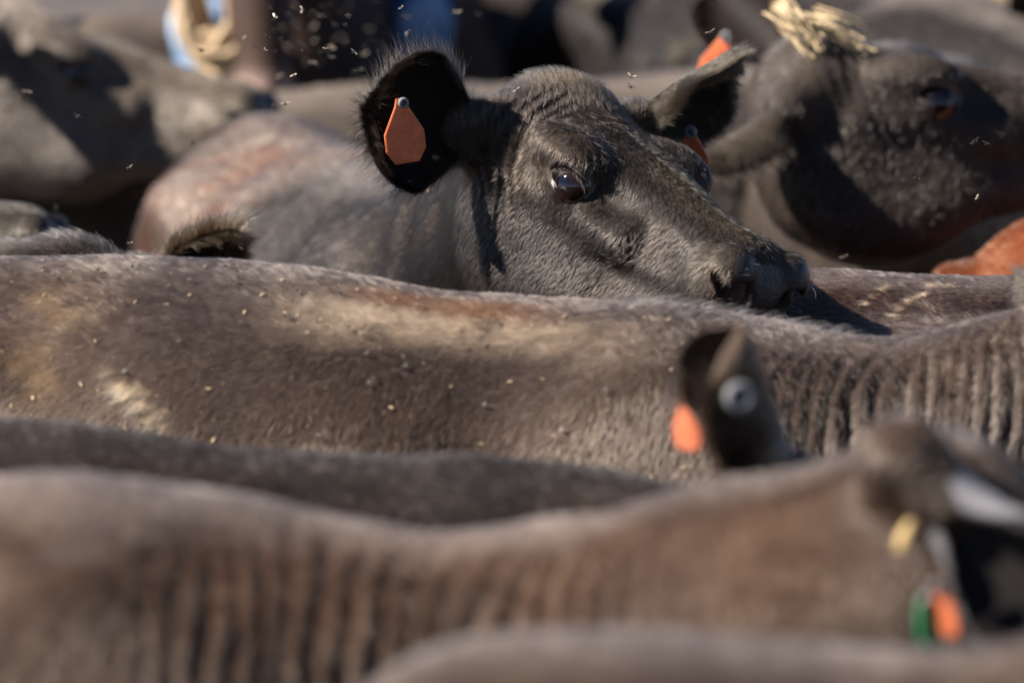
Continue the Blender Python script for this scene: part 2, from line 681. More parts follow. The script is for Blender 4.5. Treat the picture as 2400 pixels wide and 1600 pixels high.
def build_cow(label, loc, heading, head, group, ears=None, coat=None, h=.012, hf=None, hair=0, hair_len=.011,
              hair_rad=.00028, zs=1.0, ls=1.0, ws=1.0, folds=(), tags=(), eyes=True, paint=None, pxlim=None, lie=None,
              neck_ctrl=None, slope=0.0, mane=None, clump=.0055, cvar=.9, headmore=1.0, name="cow", field_extra=None, crest=.085, tuft=1.0, lift=.32, nr=None):
    """one animal; heading and head yaw in degrees, head position in world space"""
    c0 = dict(DEFAULT_COAT)
    c0.update(coat or {})
    hd = math.radians(heading)
    root = empty(name, (loc[0], loc[1], 0), hd)
    tag(root, label, "cow", group)
    Rz = np.array([[math.cos(hd), -math.sin(hd), 0], [math.sin(hd), math.cos(hd), 0], [0, 0, 1]])
    L0 = np.array([loc[0], loc[1], 0])
    def to_local(p):
        return (np.array(p, float) - L0) @ Rz
    def to_world(p):
        return np.asarray(p) @ Rz.T + L0
    hp, hR, hs = head_matrix(to_local(head["pos"]), math.radians(head["yaw"]) - hd, math.radians(head["pitch"]), math.radians(head.get("roll", 0)), head.get("scale", 1.05))
    def H(x, y, z):
        return hp + hR @ (np.array([x, y, z]) * hs)
    ears = [dict(e) for e in (ears or [dict(side=-1), dict(side=1)])]
    for e in ears:
        s = e["side"]
        ax = np.array(e["waxis"]) @ Rz if "waxis" in e else hR @ np.array(e.get("axis", (-.35, s * 1.0, .10)))
        op = np.array(e["wopen"]) @ Rz if "wopen" in e else hR @ np.array(e.get("open", (.75, s * .25, -.35)))
        ax = ax / np.linalg.norm(ax)
        e["ax"], e["op"] = ax, op
        e["B0"] = to_local(e["wbase"]) if "wbase" in e else H(*e.get("base", (.025, s * .075, -.02)))
        e["B"] = e["B0"] + ax * e.get("stalk", .045) * hs
    nape, throat = H(.02, 0, -.03), H(.07, 0, -.15)
    wz = 1.22 * zs
    w0, b0 = np.array([.40 * ls, 0, wz - .10 - .4 * slope]), np.array([.56 * ls, 0, .98 * zs - .5 * slope])
    mid = neck_ctrl if neck_ctrl is not None else (.62 * ls, 0, None)
    cu = np.array([mid[0], mid[1], (wz + nape[2]) / 2 - .03 if mid[2] is None else mid[2]])
    cl = np.array([mid[0] + .10, mid[1], (b0[2] + throat[2]) / 2 - .02])
    up, lo = bez(w0, cu, nape, 4), bez(b0, cl, throat, 4)

    def trunk(P):
        Q = P.copy()
        Q[:, 1] = np.abs(Q[:, 1]) / ws
        Q[:, 2] = (Q[:, 2] + slope * Q[:, 0]) / zs
        Q[:, 0] = Q[:, 0] / ls
        S = Q
        d = ell(S, (-.12, 0, .91), (.72, .345, .365))
        d = smin(d, ell(S, (.40, 0, .93), (.42, .255, .35)), .10)
        d = smin(d, ell(S, (-.78, 0, 1.00), (.36, .255, .25)), .10)
        d = smin(d, rcone(S, (-.92, 0, 1.165), (.36, 0, 1.165), .065, .075), .10)
        d = smin(d, ell(S, (-.60, .19, 1.14), (.12, .07, .05)), .10)
        d = smin(d, ell(S, (.42, .175, .96), (.16, .070, .27)), .10)
        d = smin(d, ell(S, (.70, 0, .76), (.18, .13, .19)), .10)
        d = smax(d, -ell(S, (-.44, .415, 1.06), (.12, .10, .11)), .09)
        for a, b, r1, r2 in (((.46, .16, .80), (.50, .17, .40), .095, .05), ((.50, .17, .40), (.49, .17, .08), .048, .04), ((.49, .17, .07), (.52, .17, .02), .05, .058),
                             ((-.78, .17, .85), (-.66, .18, .58), .15, .08), ((-.66, .18, .58), (-.88, .18, .42), .075, .048), ((-.88, .18, .42), (-.83, .18, .09), .046, .04), ((-.83, .18, .07), (-.79, .18, .02), .05, .058)):
            d = smin(d, rcone(S, a, b, r1, r2), .04)
        d = smin(d, rcone(S, (-1.08, 0, 1.15), (-1.16, 0, .95), .035, .028), .04)
        d = smin(d, rcone(S, (-1.16, 0, .95), (-1.17, 0, .45), .028, .03), .03)
        return d * min(1, ws, zs, ls)

    def neck(P):
        d = None
        ru, rl = np.linspace(.10, crest, 5), np.linspace(.20, .105, 5)
        for i in range(4):
            a = rcone(P, up[i], up[i + 1], ru[i], ru[i + 1])
            b = rcone(P, lo[i], lo[i + 1], rl[i], rl[i + 1])
            m = rcone(P, (up[i] + lo[i]) / 2, (up[i + 1] + lo[i + 1]) / 2, (ru[i] + rl[i]) * .52, (ru[i + 1] + rl[i + 1]) * .52)
            a = smin(smin(a, m, .10), b, .10)
            d = a if d is None else smin(d, a, .06)
        return d

    def field(P):
        d = smin(trunk(P), neck(P), .11)
        q = ((P - hp) @ hR).astype(np.float32) / hs
        d = smin(d, head_field(q) * hs, .045)
        if field_extra:
            d = field_extra(d, P, q)
        for e in ears:
            d = smin(d, rcone(P, e['B0'], e['B'], e.get('root', .046) * hs, e.get('root', .046) * .80 * hs), .03)
        return d

    if head.get("probe"):
        pr = []
        for lx in (-.9, -.6, -.3, 0, .2, .34, .5, .7):
            z_ = np.linspace(.8, 1.6, 200)
            g_ = field(np.stack([np.full(200, lx), np.zeros(200), z_], 1).astype(np.float32))
            pr.append((lx, round(float(z_[np.nonzero(g_ < 0)[0].max()]), 3)))
        print(label, pr)
    cr = np.array([H(x, y, z) for x in (-.08, .53) for y in (-.15, .15) for z in (-.27, .10)])
    lo_b = np.minimum(cr.min(0) - .02, [-1.24 * ls, -.42 * ws, -.03])
    hi_b = np.maximum(cr.max(0) + .02, [.95 * ls, .42 * ws, 1.34 * zs])
    if hf:
        fine = [(cr[:, d].min() - .03, cr[:, d].max() + .03) for d in range(3)]
        fine = nr(fine) if nr else fine
        axs = [axis_points(lo_b[d], hi_b[d], h, fine[d], hf) for d in range(3)]
    else:
        axs = [axis_points(lo_b[d], hi_b[d], h) for d in range(3)]
    V, F = mesh_field(field, *axs)
    V = relax(V, F, 2, .4)
    N = normals(V, F)
    q = ((V - hp) @ hR) / hs
    tpar = None
    # ---- skin folds and muscle relief
    disp = (fbm(V, 5, 3, 2) - .5) * .014 + (fbm(V, 17, 5, 2) - .5) * .004
    inhead = sstep(-.03, .05, q[:, 0]) * (np.abs(q[:, 1]) < .2) * (q[:, 2] > -.34) * (q[:, 2] < .15)
    disp *= 1 - .8 * inhead
    for fo in folds:
        disp = disp + fo(V, q, N, to_world(V))
    V = V + N * disp[:, None]
    N = normals(V, F)
    # ---- attributes
    nose = sstep(.470, .484, q[:, 0] + .012 * (fbm(V, 60, 9) - .5)) * (np.abs(q[:, 1]) < .062) * (q[:, 2] > -.13) * inhead
    Qa = np.stack([q[:, 0], np.abs(q[:, 1]), q[:, 2]], 1)
    dn = np.minimum(rcone(Qa.astype(np.float32), (.496, .046, -.060), (.446, .040, -.045), .0225, .016), rcone(Qa.astype(np.float32), (.476, .070, -.050), (.456, .062, -.034), .0095, .005))
    rim = (1 - sstep(.002, .006, dn)) * inhead
    inside = (dn < -.0005) * inhead
    dye = np.linalg.norm(((Qa - EYE_C) @ EYE_R - [0, .024, -.001]) / [.0375, .030, .0240], axis=1)
    lidskin = (1 - sstep(.85, 1.15, dye)) * inhead
    dens = np.clip(1 - nose - rim - lidskin, 0, 1)
    dens = dens * (1 - (1 - headmore) * (1 - sstep(-.30, -.05, q[:, 0])))
    back = np.array([-1.0, 0, -.35])
    flow = np.tile(back, (len(V), 1)) + np.stack([np.zeros(len(V)), np.zeros(len(V)), -.9 * sstep(.08, .30, np.abs(V[:, 1]))], 1)
    wn_ = inhead[:, None]
    ridge = sstep(.06, .02, np.abs(q[:, 1]))[:, None] * sstep(-.06, .0, q[:, 2])[:, None] * sstep(.10, .22, q[:, 0])[:, None]
    fh = np.array([-.35, 0, -1.0]) * (1 - ridge) + np.array([1.0, 0, .15]) * ridge + np.sign(q[:, 1:2]) * np.array([0, .8, 0]) * ridge
    fh = np.where((q[:, 0:1] < .10) & (q[:, 2:3] > -.05), np.array([-.6, 0, .6]), fh)
    flow = flow * (1 - wn_) + (fh @ hR.T) * wn_
    if lie:
        flow = lie(flow, V, q)
    ln = np.full(len(V), hair_len)
    ln *= 1 - .35 * inhead * sstep(.0, .12, q[:, 0])
    ln *= 1 + 0.8 * tuft * (1 - sstep(.03, .10, np.linalg.norm(q - [.02, 0, .05], axis=1)))       # poll tuft
    n1, n2, n3 = fbm(V, 2.6, c0.get("seed", 1), 3), fbm(V, 9, c0.get("seed", 1) + 40, 3), fbm(V, 30, c0.get("seed", 1) + 80, 3)
    dark, brown, tan = [np.array(c0[k]) for k in ("dark", "brown", "tan")]
    kb = np.clip(sstep(.62 - .45 * c0["brownness"], .95 - .45 * c0["brownness"], n1 * .7 + n2 * .3), 0, 1)
    col = dark * (1 - kb[:, None]) + brown * kb[:, None]
    kd = sstep(.60, .82, n2 * .6 + n3 * .4) * c0["dust"]
    col = col * (1 - kd[:, None]) + tan * kd[:, None]
    col = col * (0.75 + .5 * n3[:, None])
    k_sunrim = (sstep(.86, .985, N[:, 2]) * (1 - inhead) * c0.get('top', .75) * (.5 + n2))[:, None]  # upward-facing coat painted paler to stand for sunlit rims of the backs
    col = col * (1 - k_sunrim) + (col * .6 + np.array([.150, .130, .116])) * k_sunrim
    mz = (sstep(.36, .46, q[:, 0]) * inhead * .45)[:, None]
    col = col * (1 - mz) + np.array([.045, .036, .026]) * mz
    if paint:
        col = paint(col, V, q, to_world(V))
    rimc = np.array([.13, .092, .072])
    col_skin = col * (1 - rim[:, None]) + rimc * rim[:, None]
    col_skin = np.where(inside[:, None], np.array([.012, .009, .008]), col_skin)
    fm = np.zeros(len(F), int)
    fm[(nose[F].mean(1) > .5)] = 1
    fm[(lidskin[F].mean(1) > .6)] = 2
    # ---- ears and lids joined into the same body mesh
    eu = np.full(len(V), -1.0)
    ein = np.zeros(len(V))
    parts = [(V, F, fm)]
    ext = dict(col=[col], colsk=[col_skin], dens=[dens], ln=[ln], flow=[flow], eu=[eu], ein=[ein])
    off = len(V)
    for e in ears:
        s, B, ax, op = e["side"], e["B"], e["ax"], e["op"]
        EV, EF, EU, EI, EL = ear_mesh(B, ax, op, e.get("L", .19) * hs, e.get("W", .062) * hs, curl=e.get("curl", 1.0), phi_tip=e.get("phi_tip", 63), bend=e.get("bend", 0.0), thick=e.get("thick", .007))
        a_ = ax
        parts.append((EV, EF + off, np.zeros(len(EF), int)))
        off += len(EV)
        ce = np.tile(np.array(e.get("col", tuple(dark * .9))), (len(EV), 1)) * (.7 + .6 * vnoise(EV, 60, 5))[:, None]
        edge = sstep(.7, 1.0, EU)
        if "lit_rimcol" in e:
            ce = np.where((EI[:, None] == 0), np.array(e["lit_rimcol"]), ce)  # outer ear coloured pale, painting in its sun and sky lit edge
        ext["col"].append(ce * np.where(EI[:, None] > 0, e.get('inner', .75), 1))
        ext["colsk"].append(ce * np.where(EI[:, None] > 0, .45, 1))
        ext["dens"].append(np.where(EI > 0, .9, 1.0) * e.get("dens", 5.0))
        ext["ln"].append((.015 + .009 * edge + .009 * EI + .008 * np.linalg.norm(EL, axis=1) ** 2) * e.get("fur", 1.0))
        fl = np.tile(a_, (len(EV), 1)) * (.35 + .65 * EU)[:, None] + EL * 1.1
        ext["flow"].append(fl)
        ext["eu"].append(EU)
        ext["ein"].append(EI)
    if eyes:
        for s in (-1, 1):
            pts = []
            for k in range(36):
                t = 2 * math.pi * k / 36
                cx, cz = math.cos(t), math.sin(t)
                x = .0302 * cx * (1 + .06 * abs(cx) ** 6)
                z = .0165 * np.sign(cz) * abs(cz) ** 1.25 * (1.0 if cz > 0 else .95) - .0015 - .003 * cx
                rr = .0324
                y = math.sqrt(max(rr * rr - x * x - z * z, 1e-5))
                e_ = np.array(EYE_C) + EYE_R @ np.array([x, y, z])
                pts.append(H(e_[0], s * e_[1], e_[2]))
            LV, LF = tube_ring(pts, np.array([(.0026 if math.sin(2 * math.pi * k / 36) > 0 else .0022) * hs for k in range(36)]), 8)
            parts.append((LV, LF + off, np.full(len(LF), 2)))
            off += len(LV)
            m_ = len(LV)
            for k, v in (("col", np.tile([.02, .016, .015], (m_, 1))), ("colsk", np.tile([.02, .016, .015], (m_, 1))), ("dens", np.zeros(m_)), ("ln", np.full(m_, .004)), ("flow", np.tile(hR @ np.array([0, 0, -1.0]), (m_, 1))), ("eu", np.full(m_, -1.0)), ("ein", np.zeros(m_))):
                ext[k].append(v)
    V = np.concatenate([p[0] for p in parts])
    F = np.concatenate([p[1] for p in parts])
    fm = np.concatenate([p[2] for p in parts])
    ext = {k: np.concatenate(v) for k, v in ext.items()}
    N = normals(V, F)
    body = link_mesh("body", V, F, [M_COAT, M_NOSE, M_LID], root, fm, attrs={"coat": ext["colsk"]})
    # ---- eyes
    if eyes:
        for s in (-1, 1):
            EV, EF = uv_sphere(.0292 * hs, 40, 26)
            eo = link_mesh("eye", EV, EF, M_EYE, root)
            xa = hR @ np.array([1.0, 0, 0])
            orient(eo, H(.19, s * 0.0880, -.030), tuple(xa), tuple(hR @ np.array([.18, s * 1.0, .05])))
    # ---- ear tags
    for t in tags:
        tv, tf = tag_mesh(t.get("w", .055), t.get("h", .078), .0022)
        to = link_mesh("ear_tag", tv, tf, t.get("mat", M_TAG), root, smooth=False)
        if "label" in t:
            to["label"] = t["label"]
        if "ear" in t:                                   # pierced through an ear: along it, out of its opening, upwards
            e = ears[t["ear"]]
            p = e["B"] + e["ax"] * e.get("L", .19) * hs * t["u"] + e["op"] / np.linalg.norm(e["op"]) * t["out"] + np.array([0, 0, t.get("up", 0)])
        else:
            p = to_local(t["pos"])
        if "dn" in t:                                    # hanging direction and facing given in world space
            z = -np.array(t["dn"], float)
            z /= np.linalg.norm(z)
            y = -np.array(t["face"], float)
            y -= z * (y @ z)
            y /= np.linalg.norm(y)
            x = np.cross(y, z)
            M = np.stack([x, y, z], 1)
            M = Rz.T @ M
            to.matrix_local = Matrix([[*M[0], p[0]], [*M[1], p[1]], [*M[2], p[2]], [0, 0, 0, 1]])
        bv, bf = button_mesh(t.get("br", .0095), .004)
        bo = link_mesh("tag_button", bv, bf, t.get("bmat", M_BUTTON), to)
        bo.location = (.002, t.get("by", -.004), -.004)
    # ---- hair
    if hair:
        r = np.random.default_rng(abs(hash(label)) % 1000 if False else len(label) * 7 + 3)
        W_ = to_world(V)
        px, py, dd = project(W_)
        vis = ((px > -200) & (px < 2600) & (py > -160) & (py < 1760)).astype(float)
        if pxlim:
            vis *= (px > pxlim[0]) & (px < pxlim[2]) & (py > pxlim[1]) & (py < pxlim[3])
        vd = np.array([0, 0, CAM_H]) - W_
        vd /= np.linalg.norm(vd, axis=1, keepdims=True)
        vis *= ((N @ Rz.T) * vd).sum(1) > -.45
        w = (vis * ext["dens"])[F].mean(1)
        w *= (fm == 0)
        n = int(hair * HAIR)
        fi, wt = sample_faces(V, F, w, n, r)
        Fq = F[fi]
        def mixv(a):
            return (a[Fq] * (wt[..., None] if a.ndim == 2 else wt)).sum(1)
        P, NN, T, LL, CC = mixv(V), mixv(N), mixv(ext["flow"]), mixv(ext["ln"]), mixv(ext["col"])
        NN /= np.linalg.norm(NN, axis=1, keepdims=True) + 1e-9
        T /= np.linalg.norm(T, axis=1, keepdims=True) + 1e-9
        iu, ii = mixv(ext["eu"]), mixv(ext["ein"])
        isear = iu > 0
        # flow swirls: large, then hair locks
        for sc_, am in ((9, .5), (45, .35), (160, .25)):
            for d in range(3):
                T[:, d] += am * (vnoise(P, sc_, 11 + d) - .5) * np.where(isear, .6, 1)
        lf = np.where(isear, .55 + .55 * sstep(.55, 1, iu), lift)
        tuftk = 1 - sstep(.02, .09, np.linalg.norm((P - hp) @ hR / hs - [.02, 0, .05], axis=1))
        lf = lf + .5 * tuftk * tuft
        CC = CC * (.72 + .56 * r.random(len(P)))[:, None] * (.75 + .5 * vnoise(P, 140, 31))[:, None]
        pale = r.random(len(P)) < .012
        CC = np.where(pale[:, None], np.minimum(CC * 1.9 + .02, .6), CC)
        rad = np.where(isear, hair_rad * .8, hair_rad) * (.8 + .4 * r.random(len(P)))
        if mane:
            x0, x1, nm, lm = mane
            ok = (NN[:, 2] > .75) & (np.abs(P[:, 1]) < .05) & (P[:, 0] > x0) & (P[:, 0] < x1)
            k = np.nonzero(ok)[0]
            k = r.choice(k, min(nm, len(k)), replace=False) if len(k) else k
            D = np.tile([.55, 0, 0], (len(k), 1)) + r.normal(0, .35, (len(k), 3))
            hair_curves("mane", root, None, P[k], NN[k], D, np.full(len(k), lm), CC[k] * 1.15 + .008, np.full(len(k), hair_rad), lift=.75, jit=.2, curve=.35, seed=5)
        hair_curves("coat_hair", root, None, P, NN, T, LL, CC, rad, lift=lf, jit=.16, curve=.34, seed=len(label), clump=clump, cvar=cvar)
    return dict(root=root, H=lambda x, y, z: to_world(H(x, y, z)), V=V, F=F, N=N, to_world=to_world, Rz=Rz, hR=Rz @ hR, to_local=to_local, ears=ears)


def px3(x, y, d):
    """a world point from photo coordinates in the 2352-wide view and a depth"""
    x, y = x * 2400 / 2352, y * 2400 / 2352
    p = d * (C_F + np.array([1.0, 0, 0]) * (x - 1200) / FPX + C_U * (800 - y) / FPX)
    return p + np.array([0, 0, CAM_H])

def anchored(px, py, d, heading, lx=.25, ls=1.0, slope=0.0):
    """ground position and height factor of an animal whose topline at local x = lx stands at this view point"""
    p = px3(px, py, d)
    a = math.radians(heading)
    return (p[0] - lx * ls * math.cos(a), p[1] - lx * ls * math.sin(a)), (p[2] + slope * lx) / 1.278


def neck_folds(x0, x1, freq, amp, seed=0, slant=0.0, zlo=.2, top=.06):
    """upright skin folds between local x0 and x1"""
    def f(V, q, N, W):
        x = V[:, 0] + slant * V[:, 2] + .06 * (fbm(V * [1, 1, .35], 4, seed, 3) - .5) * 2
        ph = x * freq
        s = .5 + .5 * np.sin(2 * math.pi * ph)
        k = np.floor(ph + .25)
        st = .40 + .85 * _hash(k.astype(np.int64), k.astype(np.int64) * 3, k.astype(np.int64) * 7, seed)
        st = st * (.45 + 1.1 * vnoise(np.stack([V[:, 0] * .5, V[:, 1] * .2, V[:, 2]], 1), 9, seed + 3))
        m = sstep(x0, x0 + .12, V[:, 0]) * (1 - sstep(x1 - .10, x1, V[:, 0])) * sstep(.25, .6, np.abs(N[:, 1])) * sstep(zlo, zlo + .2, V[:, 2])
        return amp * (s ** .55 - .6) * st * m
    return f


M_TAG_DULL = mat_plain("faded_orange_plastic", (0.62, 0.17, 0.075), 0.55, scale=55, dark=(0.5, 0.12, 0.05))
HERD = "cattle crowded together in the pen"
# ---- the cow in focus
HP = (.052, 7.90, 1.484)


def hero_folds(V, q, N, W):
    side = (q[:, 1] < .02)
    # creases between poll, ear and eye
    u = q[:, 0] + .35 * q[:, 2] + .02 * (fbm(V, 14, 2, 2) - .5)
    m = sstep(.02, .05, q[:, 0]) * (1 - sstep(.10, .145, q[:, 0])) * sstep(.03, .06, np.abs(q[:, 1])) * sstep(-.14, -.06, q[:, 2]) * (q[:, 2] < .06)
    d = .0017 * np.sin(2 * math.pi * u * 55) * m
    # neck folds behind the jaw
    x = q[:, 0] - .15 * q[:, 2] + .03 * (fbm(V, 7, 6, 2) - .5)
    m2 = sstep(-.42, -.30, q[:, 0]) * (1 - sstep(-.10, -.02, q[:, 0])) * sstep(.03, .1, np.abs(q[:, 1]))
    d = d + .007 * (np.sin(2 * math.pi * x * 17) ** 2 - .5) * m2
    # wrinkles under and around the eye
    r = np.linalg.norm((np.stack([q[:, 0], np.abs(q[:, 1]), q[:, 2]], 1) - [.19, .105, -.028]) * [1, .6, 1.25], axis=1)
    m3 = sstep(.036, .041, r) * (1 - sstep(.052, .066, r)) * (q[:, 2] < -.045)
    d = d + .0014 * np.sin(2 * math.pi * r * 150) * m3
    # facial crest and vein below it
    crest_ = np.exp(-((q[:, 2] + .085 - .06 * (q[:, 0] - .3)) / .014) ** 2) * sstep(.2, .27, q[:, 0]) * (1 - sstep(.34, .42, q[:, 0]))
    d = d + .004 * crest_ + (fbm(V, 26, 8, 2) - .5) * .0025 * sstep(.0, .05, q[:, 0])
    return d


def hero_paint(col, V, q, W):
    px, py, d = project(W)
    # rusty, dust covered flank behind the shoulder
    k = sstep(-.02, -.18, V[:, 0]) * sstep(-.95, -.6, V[:, 0])
    n = fbm(V, 7, 3, 4)
    rust = np.array([.15, .072, .048])
    grey = np.array([.135, .100, .082])
    c = col * (1 - k[:, None] * .9) + (rust * sstep(.40, .62, n)[:, None] + grey * (1 - sstep(.40, .62, n))[:, None]) * k[:, None] * .9
    fl = sstep(.64, .70, fbm(V, 110, 13, 2)) * k * sstep(1.0, 1.15, V[:, 2]) * .8
    c = c * (1 - fl[:, None]) + np.array([.40, .33, .25]) * fl[:, None]
    # straw tinted hair down the bridge of the nose and at the poll
    r = sstep(.045, .015, np.abs(q[:, 1])) * sstep(.18, .26, q[:, 0]) * (1 - sstep(.40, .46, q[:, 0])) * sstep(-.06, -.01, q[:, 2])
    c = c * (1 - .35 * r[:, None]) + np.array([.10, .078, .048]) * .35 * r[:, None]
    p = (1 - sstep(.03, .08, np.linalg.norm(q - [0, 0, .05], axis=1))) * .5
    c = c * (1 - p[:, None]) + np.array([.10, .07, .035]) * p[:, None]
    return c


hero = build_cow(
    "black cow in sharp focus looking over the brown back, orange tags in both ears", (-.20, 9.02), -75,
    dict(pos=HP, yaw=-53.6, pitch=15.2, roll=-12.0, scale=1.082), HERD,
    ears=[dict(side=-1, waxis=(-.82, -.36, .22), wopen=(.40, -.88, .05), L=.150, W=.076, curl=.50, thick=.016, stalk=.055, root=.058, fur=1.15, dens=12.0, base=(.03, -.075, -.03), col=(.020, .015, .012)),
          dict(side=1, waxis=(.74, .35, .42), wopen=(.45, -.55, -.70), L=.165, W=.070, curl=.85, thick=.010, fur=1.0, base=(.02, .085, -.015), col=(.040, .031, .021), dens=10)],
    coat=dict(dark=(.019, .016, .0145), brown=(.034, .025, .019), brownness=.45, dust=.06, seed=3),
    h=.010, hf=.0036, headmore=.40, cvar=.5, hair=460000, hair_len=.0175, hair_rad=.00021, lift=.36, zs=1.0, folds=(hero_folds,), paint=hero_paint,
    pxlim=(150, -100, 2100, 800),
    tags=[dict(ear=0, u=.78, out=.034, up=.024, dn=(.11, .05, -1), face=(.30, -.95, .05), h=.088, w=.057, br=.0075, by=-.006),
          dict(ear=1, u=.50, out=.026, up=-.028, dn=(.06, 0, -1), face=(-.35, -.9, .1), h=.080, w=.050)])

# ---- the brown back right across the middle
def mid_paint(col, V, q, W):
    n, n2 = fbm(V, 6, 21, 3), fbm(V, 22, 22, 3)
    x, z = V[:, 0], V[:, 2]
    base = np.array([.058, .042, .035])
    c = col * .35 + base * .65
    # sheen and dust painted as a pale band below the spine, rust along the crest beside it
    y = V[:, 1]
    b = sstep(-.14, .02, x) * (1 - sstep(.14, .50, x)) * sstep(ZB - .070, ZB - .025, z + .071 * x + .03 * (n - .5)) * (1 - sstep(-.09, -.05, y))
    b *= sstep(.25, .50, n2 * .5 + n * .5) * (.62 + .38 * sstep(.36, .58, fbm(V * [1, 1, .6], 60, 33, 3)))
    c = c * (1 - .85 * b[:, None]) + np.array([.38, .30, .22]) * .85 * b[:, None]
    ru = sstep(-.06, .06, x) * (1 - sstep(.16, .30, x)) * sstep(-.085, -.06, y) * (1 - sstep(-.04, -.02, y)) * .7 * (.5 + n)
    ru = np.clip(ru, 0, .8)
    c = c * (1 - ru[:, None]) + np.array([.19, .10, .052]) * ru[:, None]
    # tan dust in the flank at the left
    t = (np.exp(-(((x + .39) / .05) ** 2 + ((z - ZB + .032) / .022) ** 2)) + np.exp(-(((x + .38) / .05) ** 2 + ((z - ZB + .100) / .030) ** 2))) * sstep(.35, .6, n2)
    t = np.clip(t, 0, 1) * .5
    c = c * (1 - t[:, None]) + np.array([.22, .145, .075]) * t[:, None]
    # smear of dried clay
    u, v = (x + .245) * .86 - (z - ZB + .120) * .5, (x + .245) * .5 + (z - ZB + .120) * .86
    s = np.zeros(len(V))
    for o, w, a0, a1 in ((0, .006, -.05, .06), (.014, .0028, -.01, .075), (-.011, .0022, -.03, .04)):
        s = np.maximum(s, np.exp(-((v - o) / w) ** 2) * sstep(a0 - .02, a0 + .02, u) * (1 - sstep(a1 - .02, a1 + .02, u)))
    s *= .75 * sstep(.46, .55, fbm(V, 90, 24, 2)) * (V[:, 1] < 0)
    c = c * (1 - s[:, None]) + np.array([.62, .52, .36]) * s[:, None]
    return c


def lie_mid(flow, V, q):
    f = flow.copy()
    k = sstep(.0, .45, V[:, 0])[:, None]
    f = f * (1 - k) + np.array([-.45, 0, -1.0]) * k
    k = sstep(.5, .7, V[:, 0])[:, None]
    return f * (1 - k) + np.array([-.12, 0, -1.0]) * k


B_loc, ZSB = anchored(1280, 694, 7.28, -14, slope=.071)
ZB = 1.278 * ZSB
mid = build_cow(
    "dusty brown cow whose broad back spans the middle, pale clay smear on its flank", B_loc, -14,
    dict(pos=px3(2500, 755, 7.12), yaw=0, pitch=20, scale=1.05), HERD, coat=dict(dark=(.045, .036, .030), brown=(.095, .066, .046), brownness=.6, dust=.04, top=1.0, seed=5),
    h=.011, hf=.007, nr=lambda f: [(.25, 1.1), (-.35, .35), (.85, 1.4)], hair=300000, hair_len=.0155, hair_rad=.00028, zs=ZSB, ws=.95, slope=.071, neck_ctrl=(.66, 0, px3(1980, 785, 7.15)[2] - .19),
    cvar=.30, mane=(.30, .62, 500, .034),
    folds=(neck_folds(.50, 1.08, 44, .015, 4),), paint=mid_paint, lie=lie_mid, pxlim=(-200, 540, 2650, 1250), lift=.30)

# ---- brown back at the right, behind the muzzle
loc, z = anchored(2110, 602, 7.80, 3, lx=-.62)
def scratches(col, V, q, W):
    s = np.zeros(len(V))
    for x0, z0, x1, z1, w in ((.500, 1.244, .575, 1.282, .0016), (.470, 1.262, .520, 1.285, .0012), (.600, 1.290, .640, 1.312, .0012), (.56, 1.262, .60, 1.28, .0010)):
        d = np.array([x1 - x0, z1 - z0])
        L = np.linalg.norm(d)
        d /= L
        a = (W[:, 0] - x0) * d[0] + (W[:, 2] - z0) * d[1]
        b = (W[:, 0] - x0) * -d[1] + (W[:, 2] - z0) * d[0] + .002 * np.sin(a * 120)
        s = np.maximum(s, np.exp(-(b / w) ** 2) * (a > 0) * (a < L))
    s = s * (V[:, 1] < 0) * sstep(.3, .5, fbm(V, 90, 4, 2))
    return col * (1 - s[:, None]) + np.array([.62, .5, .38]) * s[:, None]


build_cow("dark brown cow behind the muzzle at the right, thin pale scratches on its back", loc, 3, dict(pos=(loc[0] + 1.15, loc[1], 1.02), yaw=5, pitch=45), HERD,
          coat=dict(dark=(.042, .029, .023), brown=(.062, .038, .028), brownness=.6, dust=.08, seed=9), paint=scratches, h=.012, hair=60000, hair_len=.013, hair_rad=.0003, zs=z, pxlim=(1750, 500, 2650, 860))

# ---- red cow at the right edge
loc, z = anchored(2740, 452, 8.85, 8, lx=-.7)
build_cow("rust red cow showing only its rounded rump at the right edge", loc, 8, dict(pos=(loc[0] + 1.1, loc[1] + .2, 1.3), yaw=5, pitch=30), HERD,
          coat=dict(dark=(.12, .034, .013), brown=(.19, .058, .022), tan=(.45, .2, .1), brownness=.6, dust=.1, seed=12), h=.016, hair=9000, hair_len=.013, hair_rad=.0006, zs=z, pxlim=(2150, 380, 2650, 700))

# ---- large head at the upper right, facing right
EP = px3(1835, 90, 9.0)
E_tag = px3(1668, 78, 9.13)
build_cow("dark muddy cow at upper right facing right, straw on its poll", (.78, 10.60), -84,
          dict(pos=EP - [0, 0, .06], yaw=-4, pitch=2, roll=-8, scale=1.15), HERD,
          ears=[dict(side=-1, waxis=(-.62, -.50, -.30), wopen=(.55, .25, -.75), L=.20, W=.062, col=(.05, .04, .03)),
                dict(side=1, waxis=(-.45, .5, .42), wopen=(-.05, -.9, .2), L=.20, W=.066, col=(.03, .02, .018))],
          coat=dict(dark=(.050, .040, .034), brown=(.105, .080, .064), tan=(.20, .16, .11), brownness=.5, dust=.15, seed=15), clump=.004, cvar=.35, h=.013, hf=.008, hair=110000, hair_len=.016, hair_rad=.0004,
          folds=(hero_folds,), pxlim=(1450, -160, 2650, 760), tags=[dict(pos=E_tag, dn=(-.25, 0, -1), face=(-.25, -.95, .1), h=.095, w=.06, mat=M_TAG)])

